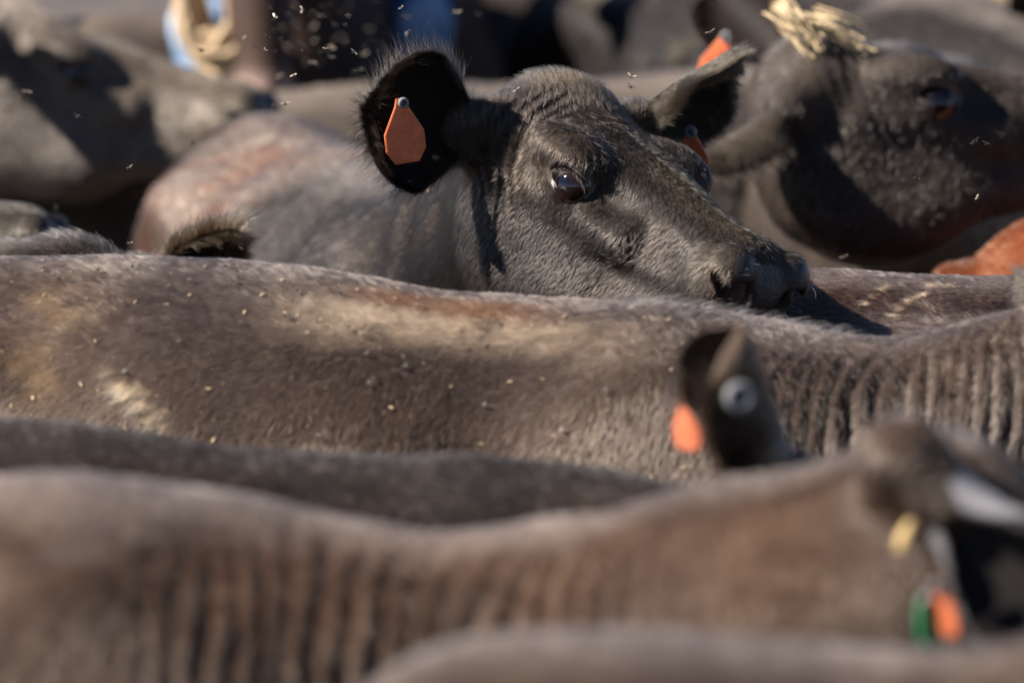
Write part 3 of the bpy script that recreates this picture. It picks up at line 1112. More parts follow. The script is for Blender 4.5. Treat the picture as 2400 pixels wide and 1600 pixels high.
# ---- left head facing right, chin out
FP_ = px3(-8, 8, 10.4)
build_cow("grey black cow at upper left facing right with its chin stretched out", (-2.2, 10.7), 2,
          dict(pos=FP_ - [0, 0, .06], yaw=-20, pitch=9, roll=-8, scale=1.12), HERD,
          ears=[dict(side=-1, waxis=(-.35, -.75, .35), wopen=(.9, -.3, -.1), L=.17, W=.055, col=(.07, .06, .05)), dict(side=1)],
          coat=dict(dark=(.075, .062, .052), brown=(.145, .118, .095), tan=(.22, .16, .08), brownness=.65, dust=.25, seed=18), clump=.004, cvar=.35, h=.014, hf=.008, hair=100000, hair_len=.015, hair_rad=.00042,
          folds=(hero_folds,), pxlim=(-250, -160, 760, 700))

# ---- muzzle at the lower left
GP = px3(-575, 395, 8.9)
build_cow("black cow poking its wet muzzle in at the left edge", (-2.30, 9.25), -8,
          dict(pos=GP, yaw=-14, pitch=6, roll=-8, scale=1.05), HERD, coat=dict(dark=(.04, .036, .033), brown=(.08, .068, .058), brownness=.5, dust=.2, seed=21), h=.016, hf=.008,
          hair=16000, hair_len=.012, hair_rad=.0005, pxlim=(-250, 200, 500, 700))

# ---- curly poll just above the back at the left
TP = px3(150, 560, 8.02)
build_cow("curly haired cow with only its poll and ear tip above the brown back", (-1.75, 8.30), 0,
          dict(pos=TP - [0, 0, .05], yaw=-40, pitch=40, roll=0, scale=1.08), HERD,
          ears=[dict(side=-1), dict(side=1, waxis=(.80, .05, .36), wopen=(.2, -.8, -.3), L=.15, W=.042, fur=1.5, inner=1.0, col=(.075, .055, .036))],
          coat=dict(dark=(.032, .026, .021), brown=(.10, .074, .05), brownness=.75, dust=.2, seed=24), h=.014, hf=.007, hair=26000, hair_len=.019, hair_rad=.0004, tuft=1.0, pxlim=(-250, 450, 700, 720), lift=.6)

# ---- dark body below the middle back, its ear standing up at the right
loc, z = anchored(800, 1050, 6.38, -14, slope=.05)
JE = px3(1805, 1120, 6.12)
jcow = build_cow("dark cow in the lower left foreground, one upright ear with orange tag", loc, -14,
          dict(pos=px3(1975, 1115, 6.12) - [0, 0, .095], yaw=-3, pitch=8, scale=1.08), HERD,
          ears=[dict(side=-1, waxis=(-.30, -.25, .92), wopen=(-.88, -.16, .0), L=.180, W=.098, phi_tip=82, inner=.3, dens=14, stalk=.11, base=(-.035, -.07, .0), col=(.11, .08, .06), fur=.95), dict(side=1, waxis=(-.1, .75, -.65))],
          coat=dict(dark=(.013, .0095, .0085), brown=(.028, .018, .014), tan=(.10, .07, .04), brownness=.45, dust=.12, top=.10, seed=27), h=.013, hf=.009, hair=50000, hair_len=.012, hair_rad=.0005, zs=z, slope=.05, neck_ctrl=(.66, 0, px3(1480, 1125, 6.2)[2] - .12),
          folds=(neck_folds(.55, 1.1, 40, .006, 9),), pxlim=(-250, 900, 2650, 1500),
          tags=[dict(pos=px3(1584, 905, 6.07), dn=(-.02, 0, -1), face=(-.62, -.75, 0), h=.060, w=.038, br=.0045, mat=M_TAG_DULL, label="orange tag seen almost edge on")])

# ---- nearest long neck with folds and the head turned away
loc, z = anchored(120, 1118, 5.66, 0, lx=.38)
KP = px3(2120, 1010, 5.62)


def lie_k(flow, V, q):
    k = sstep(.2, .6, V[:, 0])[:, None]
    return flow * (1 - k) + np.array([-.3, 0, -1.0]) * k


build_cow("brown cow across the foreground with a wrinkled neck and a hanging ear", loc, 0,
          dict(pos=KP - [0, 0, .085], yaw=58, pitch=24, roll=0, scale=1.08), HERD,
          ears=[dict(side=-1, wbase=px3(2075, 1062, 5.52), waxis=(.72, -.28, -.64), wopen=(-.40, -.90, -.05), L=.22, W=.062, thick=.020, curl=.9, lit_rimcol=(.24, .24, .26),  col=(.05, .045, .045), fur=.8), dict(side=1, waxis=(-.1, .75, -.65), L=.15)],
          coat=dict(dark=(.048, .032, .024), brown=(.105, .062, .041), tan=(.22, .16, .11), brownness=.65, dust=.2, seed=30), h=.013, hf=.009, nr=lambda f: [(.3, 1.8), (-.4, .4), (.8, 1.6)],
          hair=110000, hair_len=.011, hair_rad=.00045, zs=z,
          folds=(neck_folds(.44, 1.00, 36, .0135, 22),), lie=lie_k, crest=.13, neck_ctrl=(.88, 0, px3(800, 1245, 5.62)[2] - .20),
          tags=[dict(pos=px3(2116, 1372, 5.44), dn=(.30, 0, -1), face=(.5, -.8, 0), h=.055, w=.030, br=.006, mat=M_GREEN, label="green tag under the hanging ear"),
                dict(pos=px3(2150, 1335, 5.43), dn=(.28, 0, -1), face=(-.8, -.5, 0), h=.055, w=.035, br=.006, mat=M_TAG_DULL)])

# ---- the nearest back in the bottom right corner
loc, z = anchored(1930, 1428, 4.90, -3, lx=-.60)
build_cow("brown cow nearest of all, its blurred back filling the bottom right corner", loc, -3,
          dict(pos=(loc[0] + 1.15, loc[1] - .05, 1.35), yaw=0, pitch=25), HERD, coat=dict(dark=(.060, .044, .036), brown=(.10, .07, .05), brownness=.5, dust=.25, seed=33), h=.016, hair=24000, hair_len=.012, hair_rad=.0007, zs=z)

# ---- backs and bodies further away
far = [
    ("grey brown cow with a level back just behind the tagged ear", 700, 196, 10.9, 4, -.3, (.075, .062, .052), (.13, .11, .09), .3),
    ("black cow far behind with yellow mud dried on its side", 1300, 52, 13.6, 6, -.98, (.030, .025, .022), (.13, .095, .05), .42),
    ("black cow standing behind the straw covered head", 2010, -40, 11.2, -62, .2, (.016, .014, .014), (.03, .026, .024), .1),
    ("brown cow far right with a dark tagged ear in front of it", 2220, 50, 12.2, 5, -.75, (.075, .056, .045), (.12, .09, .07), .2),
    ("dark cow far left behind the grey black head", 330, 18, 13.2, 5, -.2, (.045, .036, .031), (.09, .068, .055), .3),
    ("pale tan cow farthest away in the top right corner", 2290, -140, 14.4, 8, -.8, (.42, .30, .19), (.50, .38, .26), .5),
]
for lab, x, y, d, hd_, lx, dk, br, bn in far:
    loc, z = anchored(x, y, d, hd_, lx=lx)
    a = math.radians(hd_)
    build_cow(lab, loc, hd_, dict(pos=(loc[0] + 1.15 * math.cos(a), loc[1] + 1.15 * math.sin(a), 1.25), yaw=hd_, pitch=30), HERD,
              coat=dict(dark=dk, brown=br, tan=(.30, .23, .12), brownness=bn, dust=.3, seed=int(d * 10)), h=.018, zs=z, hair=26000, hair_len=.016, hair_rad=.0007, clump=.012,
              ears=[dict(side=-1, waxis=(-.3, -.5, .75), wopen=(-.7, -.6, 0), L=.2, W=.06), dict(side=1)])

# a small tan faced animal with a tagged ear, far off in the middle
TP2 = px3(1165, 112, 14.3)
build_cow("tan faced dark calf far away in the middle with orange and green ear tags", (TP2[0] + 1.05, 14.75), 178,
          dict(pos=TP2, yaw=225, pitch=38, scale=.95), HERD, coat=dict(dark=(.22, .17, .14), brown=(.50, .36, .28), brownness=.6, dust=.2, seed=44), h=.02, zs=.70, ls=.85,
          tags=[dict(pos=px3(1192, 60, 14.05), dn=(0, 0, -1), face=(-.3, -.9, 0), h=.085, w=.07), dict(pos=px3(1164, 66, 14.1), dn=(0, 0, -1), face=(-.3, -.9, 0), h=.075, w=.05, mat=M_GREEN)])

Wj = jcow["to_world"](jcow["V"])
Nj = jcow["N"] @ jcow["Rz"].T
jx, jy, jd = project(Wj)
k_ = np.nonzero((np.abs(jx * .98 - 1712) < 16) & (np.abs(jy * .98 - 905) < 16))[0]
k_ = k_[np.argmin(jd[k_])] if len(k_) else 0
bv, bf = button_mesh(.017, .006)
bo = link_mesh("tag_button", bv, bf, M_BUTTON, jcow["root"])
orient(bo, jcow["to_local"](Wj[k_] - [0, .014, 0]), (1, 0, 0), tuple(jcow["Rz"].T @ np.array([-.25, 1.0, -.1])))
# ------------------------------------------------------------------ ground
def mat_ground(name, c1, c2, c3):
    m, n, l, b = new_mat(name)
    tc = n.new("ShaderNodeTexCoord")
    a = n.new("ShaderNodeTexNoise")
    a.inputs["Scale"].default_value = 0.9
    a.inputs["Detail"].default_value = 10
    a.inputs["Roughness"].default_value = 0.65
    l.new(tc.outputs["Object"], a.inputs["Vector"])
    r = n.new("ShaderNodeValToRGB")
    e = r.color_ramp.elements
    e[0].position, e[0].color = .35, (*c1, 1)
    e[1].position, e[1].color = .68, (*c3, 1)
    x = e.new(.5)
    x.color = (*c2, 1)
    l.new(a.outputs[0], r.inputs[0])
    l.new(r.outputs[0], b.inputs["Base Color"])
    f = n.new("ShaderNodeTexNoise")
    f.inputs["Scale"].default_value = 14
    f.inputs["Detail"].default_value = 6
    l.new(tc.outputs["Object"], f.inputs["Vector"])
    bp = n.new("ShaderNodeBump")
    bp.inputs["Strength"].default_value = .8
    bp.inputs["Distance"].default_value = .05
    l.new(f.outputs[0], bp.inputs["Height"])
    l.new(bp.outputs[0], b.inputs["Normal"])
    b.inputs["Roughness"].default_value = .95
    return m


g = link_mesh("ground", [(-300, -100, 0), (300, -100, 0), (300, 900, 0), (-300, 900, 0)], [(0, 1, 2, 3)], mat_ground("trampled_dirt", (.060, .052, .050), (.095, .083, .078), (.15, .125, .105)))
tag(g, kind="structure")
# dry pale sand at the far side of the pen
pts = []
for k in range(40):
    a = 2 * math.pi * k / 40
    pts.append((9 + 8.4 * math.cos(a) * (1 + .08 * math.sin(5 * a)), 31 + 6.6 * math.sin(a) * (1 + .05 * math.sin(7 * a + 1)), .004))
s = link_mesh("sand", pts, [tuple(range(40))], mat_ground("dry_sand", (.34, .27, .19), (.44, .35, .25), (.52, .43, .32)))
tag(s, kind="structure")

# ------------------------------------------------------------------ horse and rider
HX, HY, HA = -.41, 11.75, math.radians(-94)
hroot = empty("horse", (HX, HY, 0), HA)
tag(hroot, "dark brown horse facing the camera with a pinkish white muzzle", "horse")


def legset(Q, d, spec, k=.05):
    for a, b, r1, r2 in spec:
        d = smin(d, rcone(Q, a, b, r1, r2), k)
    return d


MZ = (.86, -.005, 1.165)


def horse_field(P):
    Q = P.copy()
    Q[:, 1] = np.abs(Q[:, 1])
    d = ell(P, (-.35, 0, 1.12), (.80, .245, .34))
    d = smin(d, ell(P, (.28, 0, 1.10), (.28, .185, .34)), .12)
    d = smin(d, ell(Q, (.42, .10, 1.02), (.13, .11, .17)), .06)
    d = smin(d, ell(P, (-1.0, 0, 1.22), (.36, .28, .28)), .12)
    d = smin(d, ell(P, (.02, 0, 1.42), (.28, .07, .10)), .10)
    d = smin(d, rcone(P, (.20, 0, 1.32), (.62, -.03, 1.66), .20, .125, (1, .75, 1)), .10)
    d = smin(d, rcone(P, (.66, -.03, 1.66), (.74, -.045, 1.52), .095, .098), .05)
    d = smin(d, rcone(P, (.72, -.04, 1.56), (MZ[0] - .01, MZ[1], MZ[2] + .05), .092, .056, (1, .92, 1)), .04)
    d = smin(d, ell(P, (MZ[0], MZ[1], MZ[2]), (.062, .060, .070)), .03)
    for s in (-1, 1):
        d = smin(d, ell(P, (.68, -.04 + s * .052, 1.50), (.07, .035, .10)), .03)
        d = smin(d, ell(P, (.80, -.045 + s * .075, 1.50), (.03, .02, .025)), .015)
        d = smin(d, rcone(P, (.63, -.03 + s * .05, 1.76), (.62, -.03 + s * .075, 1.90), .028, .006), .02)
        d = smax(d, -ell(P, (MZ[0] + .045, MZ[1] + s * .036, MZ[2] + .015), (.022, .013, .022)), .01)
    d = legset(Q, d, (((.30, .13, .9), (.32, .14, .52), .10, .058), ((.32, .14, .52), (.31, .14, .10), .048, .038), ((.31, .14, .08), (.36, .14, .02), .05, .062),
                      ((-1.02, .15, 1.0), (-.92, .16, .66), .17, .085), ((-.92, .16, .66), (-1.12, .16, .50), .08, .05), ((-1.12, .16, .50), (-1.07, .16, .10), .045, .04), ((-1.07, .16, .08), (-1.02, .16, .02), .05, .062)))
    d = smin(d, rcone(P, (-1.30, 0, 1.30), (-1.42, 0, .55), .05, .07), .05)
    return d


V, F = mesh_field(horse_field, axis_points(-1.56, 1.02, .016), axis_points(-.42, .42, .016), axis_points(-.05, 1.94, .016))
V = relax(V, F, 2)
nz = fbm(V, 6, 3)
c = np.array([.045, .030, .025]) + np.array([.05, .030, .022]) * nz[:, None]
w = (1 - sstep(.055, .085, np.linalg.norm((V - np.array(MZ) + [0, 0, .0]) * [1, 1, .9], axis=1) + .03 * (nz - .5)))
c = c * (1 - w[:, None]) + np.array([.55, .40, .34]) * w[:, None]
link_mesh("body", V, F, M_COAT, hroot, attrs={"coat": c})
for s in (-1, 1):
    ev, ef = uv_sphere(.021, 16, 10)
    o = link_mesh("eye", ev, ef, mat_plain("dark_eye", (.006, .005, .005), .08), hroot)
    o.location = (.79, -.045 + s * .078, 1.495)

M_DENIM = mat_plain("denim", (.022, .085, .24), .85, scale=30, dark=(.012, .045, .13), bump=.3)
M_KNEE_HL = mat_plain("highlight_denim", (.36, .50, .68), .9, scale=40, dark=(.10, .22, .42))  # bright highlight on the knees put into the denim colour
M_SKIN = mat_plain("skin", (.48, .27, .18), .5, noise=.15, scale=60)
M_SHIRT = mat_plain("shirt_cotton", (.10, .07, .06), .8, noise=.3, scale=30)
M_LEATHER = mat_plain("boot_leather", (.12, .055, .03), .5, noise=.4, scale=40)
M_STRAWHAT = mat_plain("hat_straw", (.62, .50, .32), .7, noise=.2, scale=80)
M_ROPE = mat_plain("rope_fibre", (.66, .52, .34), .8, scale=120, dark=(.46, .33, .19), bump=.5)

# the rider sits astride, knees either side of the horse's shoulders
proot = empty("person", (HX, HY, 0), HA)
tag(proot, "rider in blue jeans with painted knee highlights astride the dark horse, holding a rope coil", "person")
KL, KR = (.16, .215, 1.255), (.36, -.165, 1.26)


def legs(P, g=0.0):
    d = ell(P, (-.30, 0, 1.60), (.17, .19, .14)) - g
    for kn, s in ((KL, 1), (KR, -1)):
        hip = (-.26, s * .13, 1.58)
        ft = (kn[0] - .12, kn[1] + s * .03, kn[2] - .43)
        d = smin(d, rcone(P, hip, kn, .115 + g, .078 + g), .05)
        d = smin(d, rcone(P, kn, ft, .076 + g, .055 + g), .03)
    return d


HAND = (.42, -.20, 1.46)


def torso(P, g=0.0):
    d = smin(ell(P, (-.28, 0, 1.78), (.13, .17, .20)), ell(P, (-.24, 0, 2.02), (.12, .20, .19)), .06) - g
    d = smin(d, ell(P, (-.24, 0, 2.17), (.08, .21, .06)) - g, .05)
    for s, el, wr in ((1, (-.10, .30, 1.80), (.16, .16, 1.66)), (-1, (-.06, -.30, 1.78), (.36, -.19, 1.52))):
        d = smin(d, rcone(P, (-.24, s * .21, 2.13), el, .062 + g, .05 + g), .03)
        d = smin(d, rcone(P, el, wr, .048 + g, .034 + g), .02)
    return d


def person_field(P):
    d = smin(legs(P, -.008), torso(P, -.008), .04)
    d = smin(d, rcone(P, (-.24, 0, 2.18), (-.21, 0, 2.30), .056, .052), .03)
    d = smin(d, ell(P, (-.20, 0, 2.40), (.100, .076, .118)), .02)
    d = smin(d, ell(P, (-.15, 0, 2.33), (.055, .05, .05)), .03)
    d = smin(d, rcone(P, (-.108, 0, 2.42), (-.088, 0, 2.375), .010, .016), .012)
    for s in (-1, 1):
        d = smax(d, -ell(P, (-.105, s * .032, 2.415), (.018, .018, .012)), .012)
        d = smin(d, ell(P, (-.205, s * .078, 2.39), (.020, .010, .030)), .006)
    d = smax(d, -ell(P, (-.088, 0, 2.328), (.012, .026, .004)), .006)
    for s, wr, dr in ((1, (.16, .16, 1.66), (.95, -.1, -.2)), (-1, (.36, -.19, 1.52), (.8, -.1, -.7))):
        wr, dr = np.array(wr), np.array(dr) / np.linalg.norm(dr)
        sd = np.cross(dr, [0, 0, 1.0])
        sd /= np.linalg.norm(sd)
        dn = np.cross(sd, dr)
        d = smin(d, rcone(P, wr, wr + dr * .085, .032, .036, (1, 1, .8)), .015)
        for k, ln in enumerate((.062, .072, .068, .052)):
            b = wr + dr * .10 + sd * (k - 1.5) * .019
            m = b + dr * ln * .5 - dn * .004
            d = smin(d, rcone(P, b, m, .0095, .009), .004)
            d = smin(d, rcone(P, m, m + dr * ln * .05 - dn * ln * .5, .009, .0075), .004)
        b = wr + dr * .04 + sd * (-.030)
        d = smin(d, rcone(P, b, b + dr * .05 - sd * .012 - dn * .02, .012, .009), .006)
    return d


V, F = mesh_field(person_field, axis_points(-.55, .62, .02, (.1, .62), .008), axis_points(-.50, .50, .012), axis_points(.75, 2.56, .012))
V = relax(V, F, 1)
body = link_mesh("body", V, F, M_SKIN, proot)
for s in (-1, 1):
    ev, ef = uv_sphere(.0125, 14, 10)
    o = link_mesh("eye", ev, ef, mat_plain("person_eye", (.03, .02, .015), .1), proot)
    o.location = (-.118, s * .032, 2.415)
V, F = mesh_field(lambda P: smax(smax(legs(P, .006), .90 - P[:, 2], .005), P[:, 2] - 1.72, .01), axis_points(-.55, .50, .014), axis_points(-.50, .50, .014), axis_points(.86, 1.76, .014))
V = relax(V, F, 2)
V = V + normals(V, F) * ((fbm(V, 14, 5, 3) - .5) * .018)[:, None]
fc = V[F].mean(1)
knee_hl = np.minimum(np.linalg.norm((fc - np.array(KL) - [.05, .04, -.02]) * [1, 1, .75], axis=1), np.linalg.norm((fc - np.array(KR) - [.04, -.03, 0]) * [1, 1, .8], axis=1)) < .070
link_mesh("jeans", V, F, [M_DENIM, M_KNEE_HL], proot, knee_hl.astype(int))
V, F = mesh_field(lambda P: smax(torso(P, .008), 1.66 - P[:, 2] - .35 * sstep(.0, .3, P[:, 0]), .01), axis_points(-.55, .46, .014), axis_points(-.46, .46, .014), axis_points(1.4, 2.3, .014))
link_mesh("shirt", relax(V, F, 2), F, M_SHIRT, proot)
for kn, s in ((KL, 1), (KR, -1)):
    ft = (kn[0] - .12, kn[1] + s * .03, kn[2] - .43)
    V, F = mesh_field(lambda P: smin(rcone(P, (ft[0] + .03, ft[1], ft[2] + .12), (ft[0], ft[1], ft[2] - .03), .066, .056), rcone(P, (ft[0] - .04, ft[1], ft[2] - .07), (ft[0] + .17, ft[1] + s * .02, ft[2] - .06), .042, .034), .03),
                      axis_points(ft[0] - .15, ft[0] + .27, .012), axis_points(ft[1] - .12, ft[1] + .12, .012), axis_points(ft[2] - .15, ft[2] + .26, .012))
    link_mesh("boot", relax(V, F, 1), F, M_LEATHER, proot)
prof = [(.001, .13), (.06, .135), (.088, .11), (.094, .03), (.10, .012), (.155, .004), (.20, .018), (.202, .013), (.15, -.004), (.09, .0)]
V, F = [], []
for r_, z_ in prof:
    for k in range(36):
        a = 2 * math.pi * k / 36
        V.append((r_ * math.cos(a) * 1.08 - .20, r_ * math.sin(a), 2.455 + z_ + .025 * (r_ / .2) ** 2 * math.sin(a) ** 2 * 2))
for i in range(len(prof) - 1):
    for k in range(36):
        k2 = (k + 1) % 36
        F.append((i * 36 + k, (i + 1) * 36 + k, (i + 1) * 36 + k2, i * 36 + k2))
link_mesh("hat", V, F, M_STRAWHAT, proot)

# coiled rope held low on the near side
rc = px3(500, 14, 11.15)
rope_pts = []
turns = 13
for k in range(turns * 40):
    a = 2 * math.pi * k / 40
    j = k / 40
    ra = .056 + .020 * math.sin(j * 2.39) + .006 * math.sin(3 * a + j)
    rope_pts.append((ra * math.cos(a) * 1.0, .032 * math.sin(j * 1.7) + .004 * math.sin(2 * a + j), ra * 1.65 * math.sin(a) + .004 * math.sin(j * 5)))
RV, RF = tube_ring(rope_pts, .0105, 7, closed=False)
rope = link_mesh("rope_coil", RV, RF, M_ROPE)
rope.location = tuple(rc)
rope.rotation_euler = (math.radians(4), math.radians(8), math.radians(-14))
tag(rope, "pale coiled rope hanging beside the rider's jeans at the horse's shoulder", "rope")

# ------------------------------------------------------------------ straw and chaff
M_STRAW = mat_plain("dry_straw", (.62, .48, .28), .7, noise=.35, scale=50)


def straw_wisp(name, base, pts_dirs, label, w=.010):
    V, F = [], []
    r = np.random.default_rng(len(label))
    for p0, d, ln in pts_dirs:
        p0, d = np.array(p0, float), np.array(d, float)
        d /= np.linalg.norm(d)
        sd = np.cross(d, [0.1, -.9, .3])
        sd /= np.linalg.norm(sd)
        up = np.cross(sd, d)
        o = len(V)
        n = 7
        bow = r.normal(0, .020)
        for i in range(n):
            t = i / (n - 1)
            c = p0 + d * ln * t + up * (bow * math.sin(math.pi * t)) + sd * r.normal(0, .0008)
            ww = w * (.5 + .5 * math.sin(math.pi * min(1, t * 1.3 + .15))) * .5
            for a, b in ((-1, 0), (0, .5), (1, 0), (0, -.25)):
                V.append(c + sd * ww * a + up * ww * b)
        for i in range(n - 1):
            for k in range(4):
                k2 = (k + 1) % 4
                F.append((o + i * 4 + k, o + i * 4 + k2, o + i * 4 + 4 + k2, o + i * 4 + 4 + k))
        F.append((o + 3, o + 2, o + 1, o))
        F.append((o + n * 4 - 4, o + n * 4 - 3, o + n * 4 - 2, o + n * 4 - 1))
    V = [np.array(v) - base for v in V]
    o = link_mesh(name, V, F, M_STRAW, smooth=False)
    o.location = tuple(base)
    tag(o, label, "straw")
    return o


def strands(a, b, n, spread, seed, ln=1.0):
    r = np.random.default_rng(seed)
    a, b = np.array(a), np.array(b)
    L = np.linalg.norm(b - a)
    return [(a + r.normal(0, spread, 3) * [1, .6, 1], (b - a) / L + r.normal(0, .10, 3), L * ln * r.uniform(.6, 1.1)) for _ in range(n)]


b0 = px3(1790, 18, 8.93)
straw_wisp("straw_wisp", b0, strands(px3(1790, 18, 8.93), px3(1862, 112, 8.90), 44, .013, 3), "thick pale wisp of straw lying on the upper right cow's poll", .0045)
b1 = px3(1865, 45, 8.93)
straw_wisp("straw_wisp", b1, strands(px3(1860, 42, 8.93), px3(2015, 118, 8.92), 26, .008, 5), "thin long straw stalks trailing along the upper right cow's forehead", .0038)

M_FLAKE = mat_plain("chaff_flake", (.46, .34, .20), .8, noise=.4, scale=400)


def chaff(cow, n, lim, seed, size, label, name="chaff"):
    """bits of bedding stuck in a coat, too many to count: one object"""
    r = np.random.default_rng(seed)
    W = cow["to_world"](cow["V"])
    px, py, d = project(W)
    k = 2352 / 2400
    ok = (px * k > lim[0]) & (px * k < lim[2]) & (py * k > lim[1]) & (py * k < lim[3])
    NW = cow["N"] @ cow["Rz"].T
    vd = np.array([0, 0, CAM_H]) - W
    ok &= (NW * vd).sum(1) > .2
    w = ok[cow["F"]].all(1).astype(float)
    fi, wt = sample_faces(W, cow["F"], w, n, r)
    V, F = [], []
    for f, ww in zip(fi, wt):
        p = (W[cow["F"][f]] * ww[:, None]).sum(0)
        nn = NW[cow["F"][f]].mean(0) + r.normal(0, .25, 3)
        nn /= np.linalg.norm(nn)
        t = np.cross(nn, r.normal(0, 1, 3))
        t /= np.linalg.norm(t)
        b = np.cross(nn, t)
        s = size * min(r.lognormal(-.1, .55), 1.9)
        e = r.uniform(.12, .5)
        o = len(V)
        p = p + nn * .0035
        m = r.integers(5, 8)
        for j in range(m):
            a = 2 * math.pi * j / m
            V.append(p + t * s * math.cos(a) * r.uniform(.8, 1.2) + b * s * e * math.sin(a) * r.uniform(.8, 1.2))
        V.append(p + nn * s * .10)
        for j in range(m):
            F.append((o + j, o + (j + 1) % m, o + m))
    ob = link_mesh(name, V, F, M_FLAKE, smooth=False)
    return tag(ob, label, "chaff", kind="stuff")


chaff(mid, 220, (-40, 600, 1700, 1120), 3, .0020, "pale chaff stuck in the coat of the broad brown back")
chaff(hero, 60, (420, 270, 1010, 560), 5, .0028, "dusty chaff on the flank of the cow in focus")

# ------------------------------------------------------------------ flies
M_FLY = mat_plain("fly_body", (.022, .019, .018), .35)
mw, n_, l_, b_ = new_mat("fly_wing")
b_.inputs["Base Color"].default_value = (.40, .34, .26, 1)
b_.inputs["Roughness"].default_value = .3
b_.inputs["Alpha"].default_value = .75
M_WING = mw


def fly_mesh(spread):
    V, F, fm = [], [], []

    def add(v, f, mi):
        o = len(V)
        V.extend([tuple(x) for x in v])
        F.extend([tuple(i + o for i in q) for q in f])
        fm.extend([mi] * len(f))
    for c, r in (((0, 0, 0), (.0016, .0012, .0012)), ((-.0028, 0, 0), (.0022, .0013, .0012)), ((.0021, 0, 0), (.0009, .0012, .0010))):
        v, f = uv_sphere(1, 10, 6)
        add(v * np.array(r) + np.array(c), f, 0)
    for s in (-1, 1):
        a = spread * s
        w = []
        for t, hw in ((0, .0003), (.3, .0010), (.65, .0014), (.9, .0010), (1, .0002)):
            for q in (-1, 1):
                x, y = -.0062 * t, hw * q
                w.append((x * math.cos(a) - y * math.sin(a), s * .0007 + (x * math.sin(a) + y * math.cos(a)) * -1.0, .0012 + .0008 * t))
        for zo in (0, .00008):
            add([(x, y, z + zo) for x, y, z in w], [(2 * i, 2 * i + 1, 2 * i + 3, 2 * i + 2) for i in range(4)], 1)
    for s in (-1, 1):
        for x in (-.0012, 0, .0012):
            v, f = tube_ring([(x, s * .0009, -.0006), (x * 1.6, s * .0024, -.0002), (x * 2, s * .0030, -.0021)], .00016, 5, closed=False)
            add(v, f, 0)
    me = bpy.data.meshes.new("fly")
    me.from_pydata(V, [], F)
    me.materials.append(M_FLY)
    me.materials.append(M_WING)
    me.polygons.foreach_set("material_index", fm)
    me.polygons.foreach_set("use_smooth", [True] * len(F))
    return me


FLY_AIR, FLY_SIT = fly_mesh(1.15), fly_mesh(.32)
FLY_SIT.materials[1] = mat_plain('folded_wing', (.10, .09, .08), .5)


def fly(me, p, rot, label, group, sc=1.0):
    o = bpy.data.objects.new("fly", me)
    o.location = tuple(p)
    o.rotation_euler = rot
    o.scale = (sc, sc, sc)
    COL.objects.link(o)
    tag(o, label, "fly", group)


fr = random.Random(21)
G1, L1 = "flies swarming in front of the horse", "tiny pale winged fly in the swarm before the dark horse"
for k in range(105):
    if k < 60:
        x, y = fr.gauss(750, 90), fr.gauss(95, 52)
    else:
        x, y = fr.uniform(600, 1010), fr.uniform(-20, 190)
    d = fr.uniform(8.2, 10.4) if k % 6 else fr.uniform(7.6, 8.0)
    fly(FLY_AIR, px3(x, y, d), (fr.uniform(-.9, .9), fr.uniform(-.9, .9), fr.uniform(0, 6.28)), L1, G1, fr.uniform(.6, 1.05))
G2, L2 = "flies in the air among the heads", "tiny pale fly in the air among the cattle's heads"
for x, y, d in ((178, 270, 7.9), (296, 386, 7.9), (360, 592, 7.6), (463, 115, 8.3), (655, 238, 7.8), (1000, 362, 7.1), (1188, 206, 7.75), (1450, 176, 7.8), (1448, 200, 8.0), (1632, 75, 7.9),
                (2238, 325, 7.75), (2107, 414, 7.7), (2243, 456, 7.65), (2268, 330, 7.8), (60, 210, 8.4), (930, 40, 8.8), (1050, 30, 8.6), (1100, 34, 9.0), (560, 90, 8.2), (1940, 590, 8.2),
                (440, 330, 8.2), (300, 560, 7.7), (205, 560, 8.0), (130, 480, 8.6), (1960, 60, 8.2)):
    fly(FLY_AIR, px3(x, y, d), (fr.uniform(-.9, .9), fr.uniform(-.9, .9), fr.uniform(0, 6.28)), L2, G2, fr.uniform(.9, 1.25))


def sit_flies(cow, spots, label, group, sc=1.25):
    W = cow["to_world"](cow["V"])
    NW = cow["N"] @ cow["Rz"].T
    px, py, d = project(W)
    vd = np.array([0, 0, CAM_H]) - W
    ok = np.nonzero((NW * vd).sum(1) > .1)[0]
    for x, y in spots:
        i = ok[np.argmin((px[ok] * .98 - x) ** 2 + (py[ok] * .98 - y) ** 2)]
        n = Vector(NW[i])
        q = n.to_track_quat('Z', 'Y').to_euler()
        m = n.to_track_quat('Z', 'Y').to_matrix() @ Matrix.Rotation(fr.uniform(0, 6.28), 3, 'Z')
        fly(FLY_SIT, W[i] + NW[i] * .0065, m.to_euler(), label, group, sc)


sit_flies(mid, [(97, 622), (125, 634), (222, 624), (300, 620), (513, 622), (540, 620), (395, 668), (445, 660), (540, 657), (685, 677), (775, 684), (800, 760), (835, 772), (870, 815), (838, 816), (868, 872),
                (1063, 800), (1112, 796), (925, 855), (845, 885), (1105, 930), (286, 858), (415, 790), (545, 745), (730, 1010), (280, 700), (655, 730), (1150, 745), (1210, 690), (1310, 720), (1400, 900), (1290, 985), (960, 720), (730, 745)],
          "tiny dark fly settled on the broad brown back", "flies on the broad brown back", 0.9)

# ------------------------------------------------------------------ lashes and whiskers of the cow in focus
r = np.random.default_rng(9)


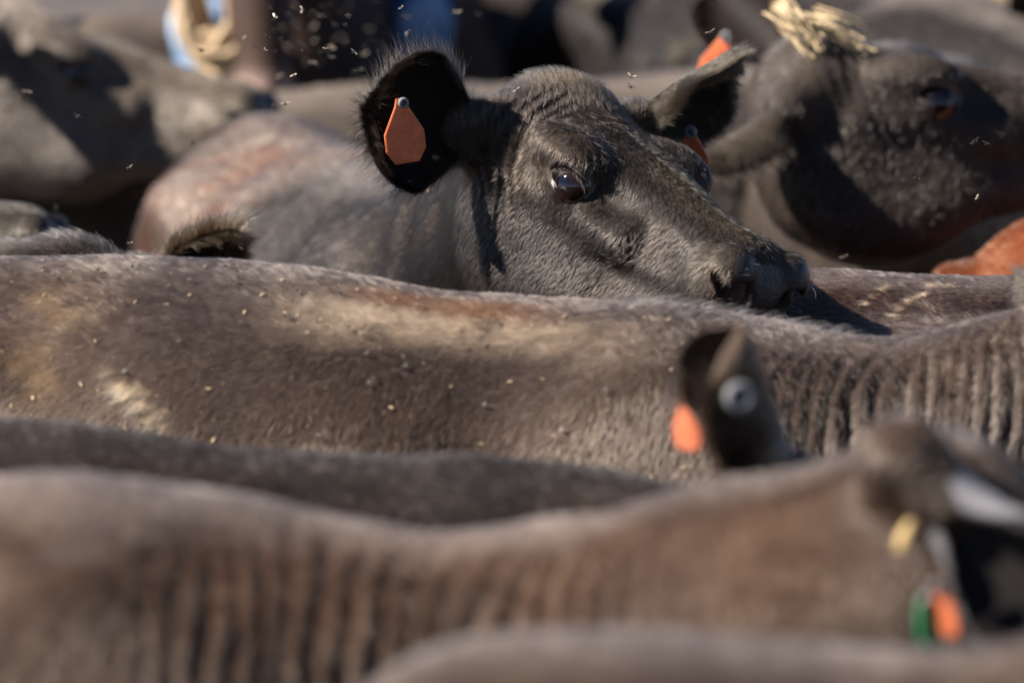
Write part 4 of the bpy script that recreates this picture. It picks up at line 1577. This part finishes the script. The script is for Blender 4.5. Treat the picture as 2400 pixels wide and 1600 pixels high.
def strand_group(cow, name, P, N, T, L, lift, rad, col, seed):
    n = len(P)
    hair_curves(name, cow["root"], None, np.array(P), np.array(N), np.array(T), np.array(L), np.tile(col, (n, 1)) * r.uniform(.6, 1.4, (n, 1)), np.full(n, rad), lift=lift, jit=.12, curve=.6, seed=seed)


tl, Rw, hRw = hero["to_local"], hero["Rz"], hero["hR"]
for s in (-1, 1):
    P, N, T, L = [], [], [], []
    for k in range(60):
        u = r.uniform(-1, 1)
        P.append(tl(hero["H"](*(np.array([1, s, 1]) * (np.array(EYE_C) + EYE_R @ np.array([.025 * u, .026, .0150 * (1 - u * u)]))))))
        N.append(Rw.T @ hRw @ np.array([0, s * 1.0, .35]))
        T.append(Rw.T @ hRw @ np.array([.5 * u + .15, s * .5, -.35]))
        L.append(.019)
    strand_group(hero, "eyelashes", P, N, T, L, .7, .00022, [.012, .010, .009], 3)
P, N, T, L = [], [], [], []
for k in range(90):
    x, y, z = r.uniform(.40, .495), r.uniform(-.065, .065), r.uniform(-.10, -.01)
    sd = np.array([.3, np.sign(y) * 1.0 if abs(y) > .03 else y * 20, .5])
    P.append(tl(hero["H"](x, np.sign(y) * math.sqrt(max(0, .066 ** 2 - (z + .055) ** 2)) * .95, z)))
    N.append(Rw.T @ hRw @ (sd / np.linalg.norm(sd)))
    T.append(Rw.T @ hRw @ np.array([.8, .2 * np.sign(y), .3]))
    L.append(r.uniform(.012, .045))
strand_group(hero, "whiskers", P, N, T, L, .9, .00016, [.22, .19, .14], 6)

# a yellow lump of feed caught behind the nearest neck's poll
fv, ff = uv_sphere(1, 14, 10)
fv = fv * np.array([.008, .006, .018]) * (1 + .35 * (fbm(fv, 2.5, 3) - .5))[:, None]
fo = link_mesh("straw_clump", fv, ff, mat_plain("yellow_straw", (.66, .47, .21), .7, noise=.3, scale=90))
fo.location = tuple(px3(2082, 1232, 5.46))
fo.rotation_euler = (0, .35, 0)
tag(fo, "small yellow clump of straw stuck on the nearest cow's head by its hanging ear", "straw")
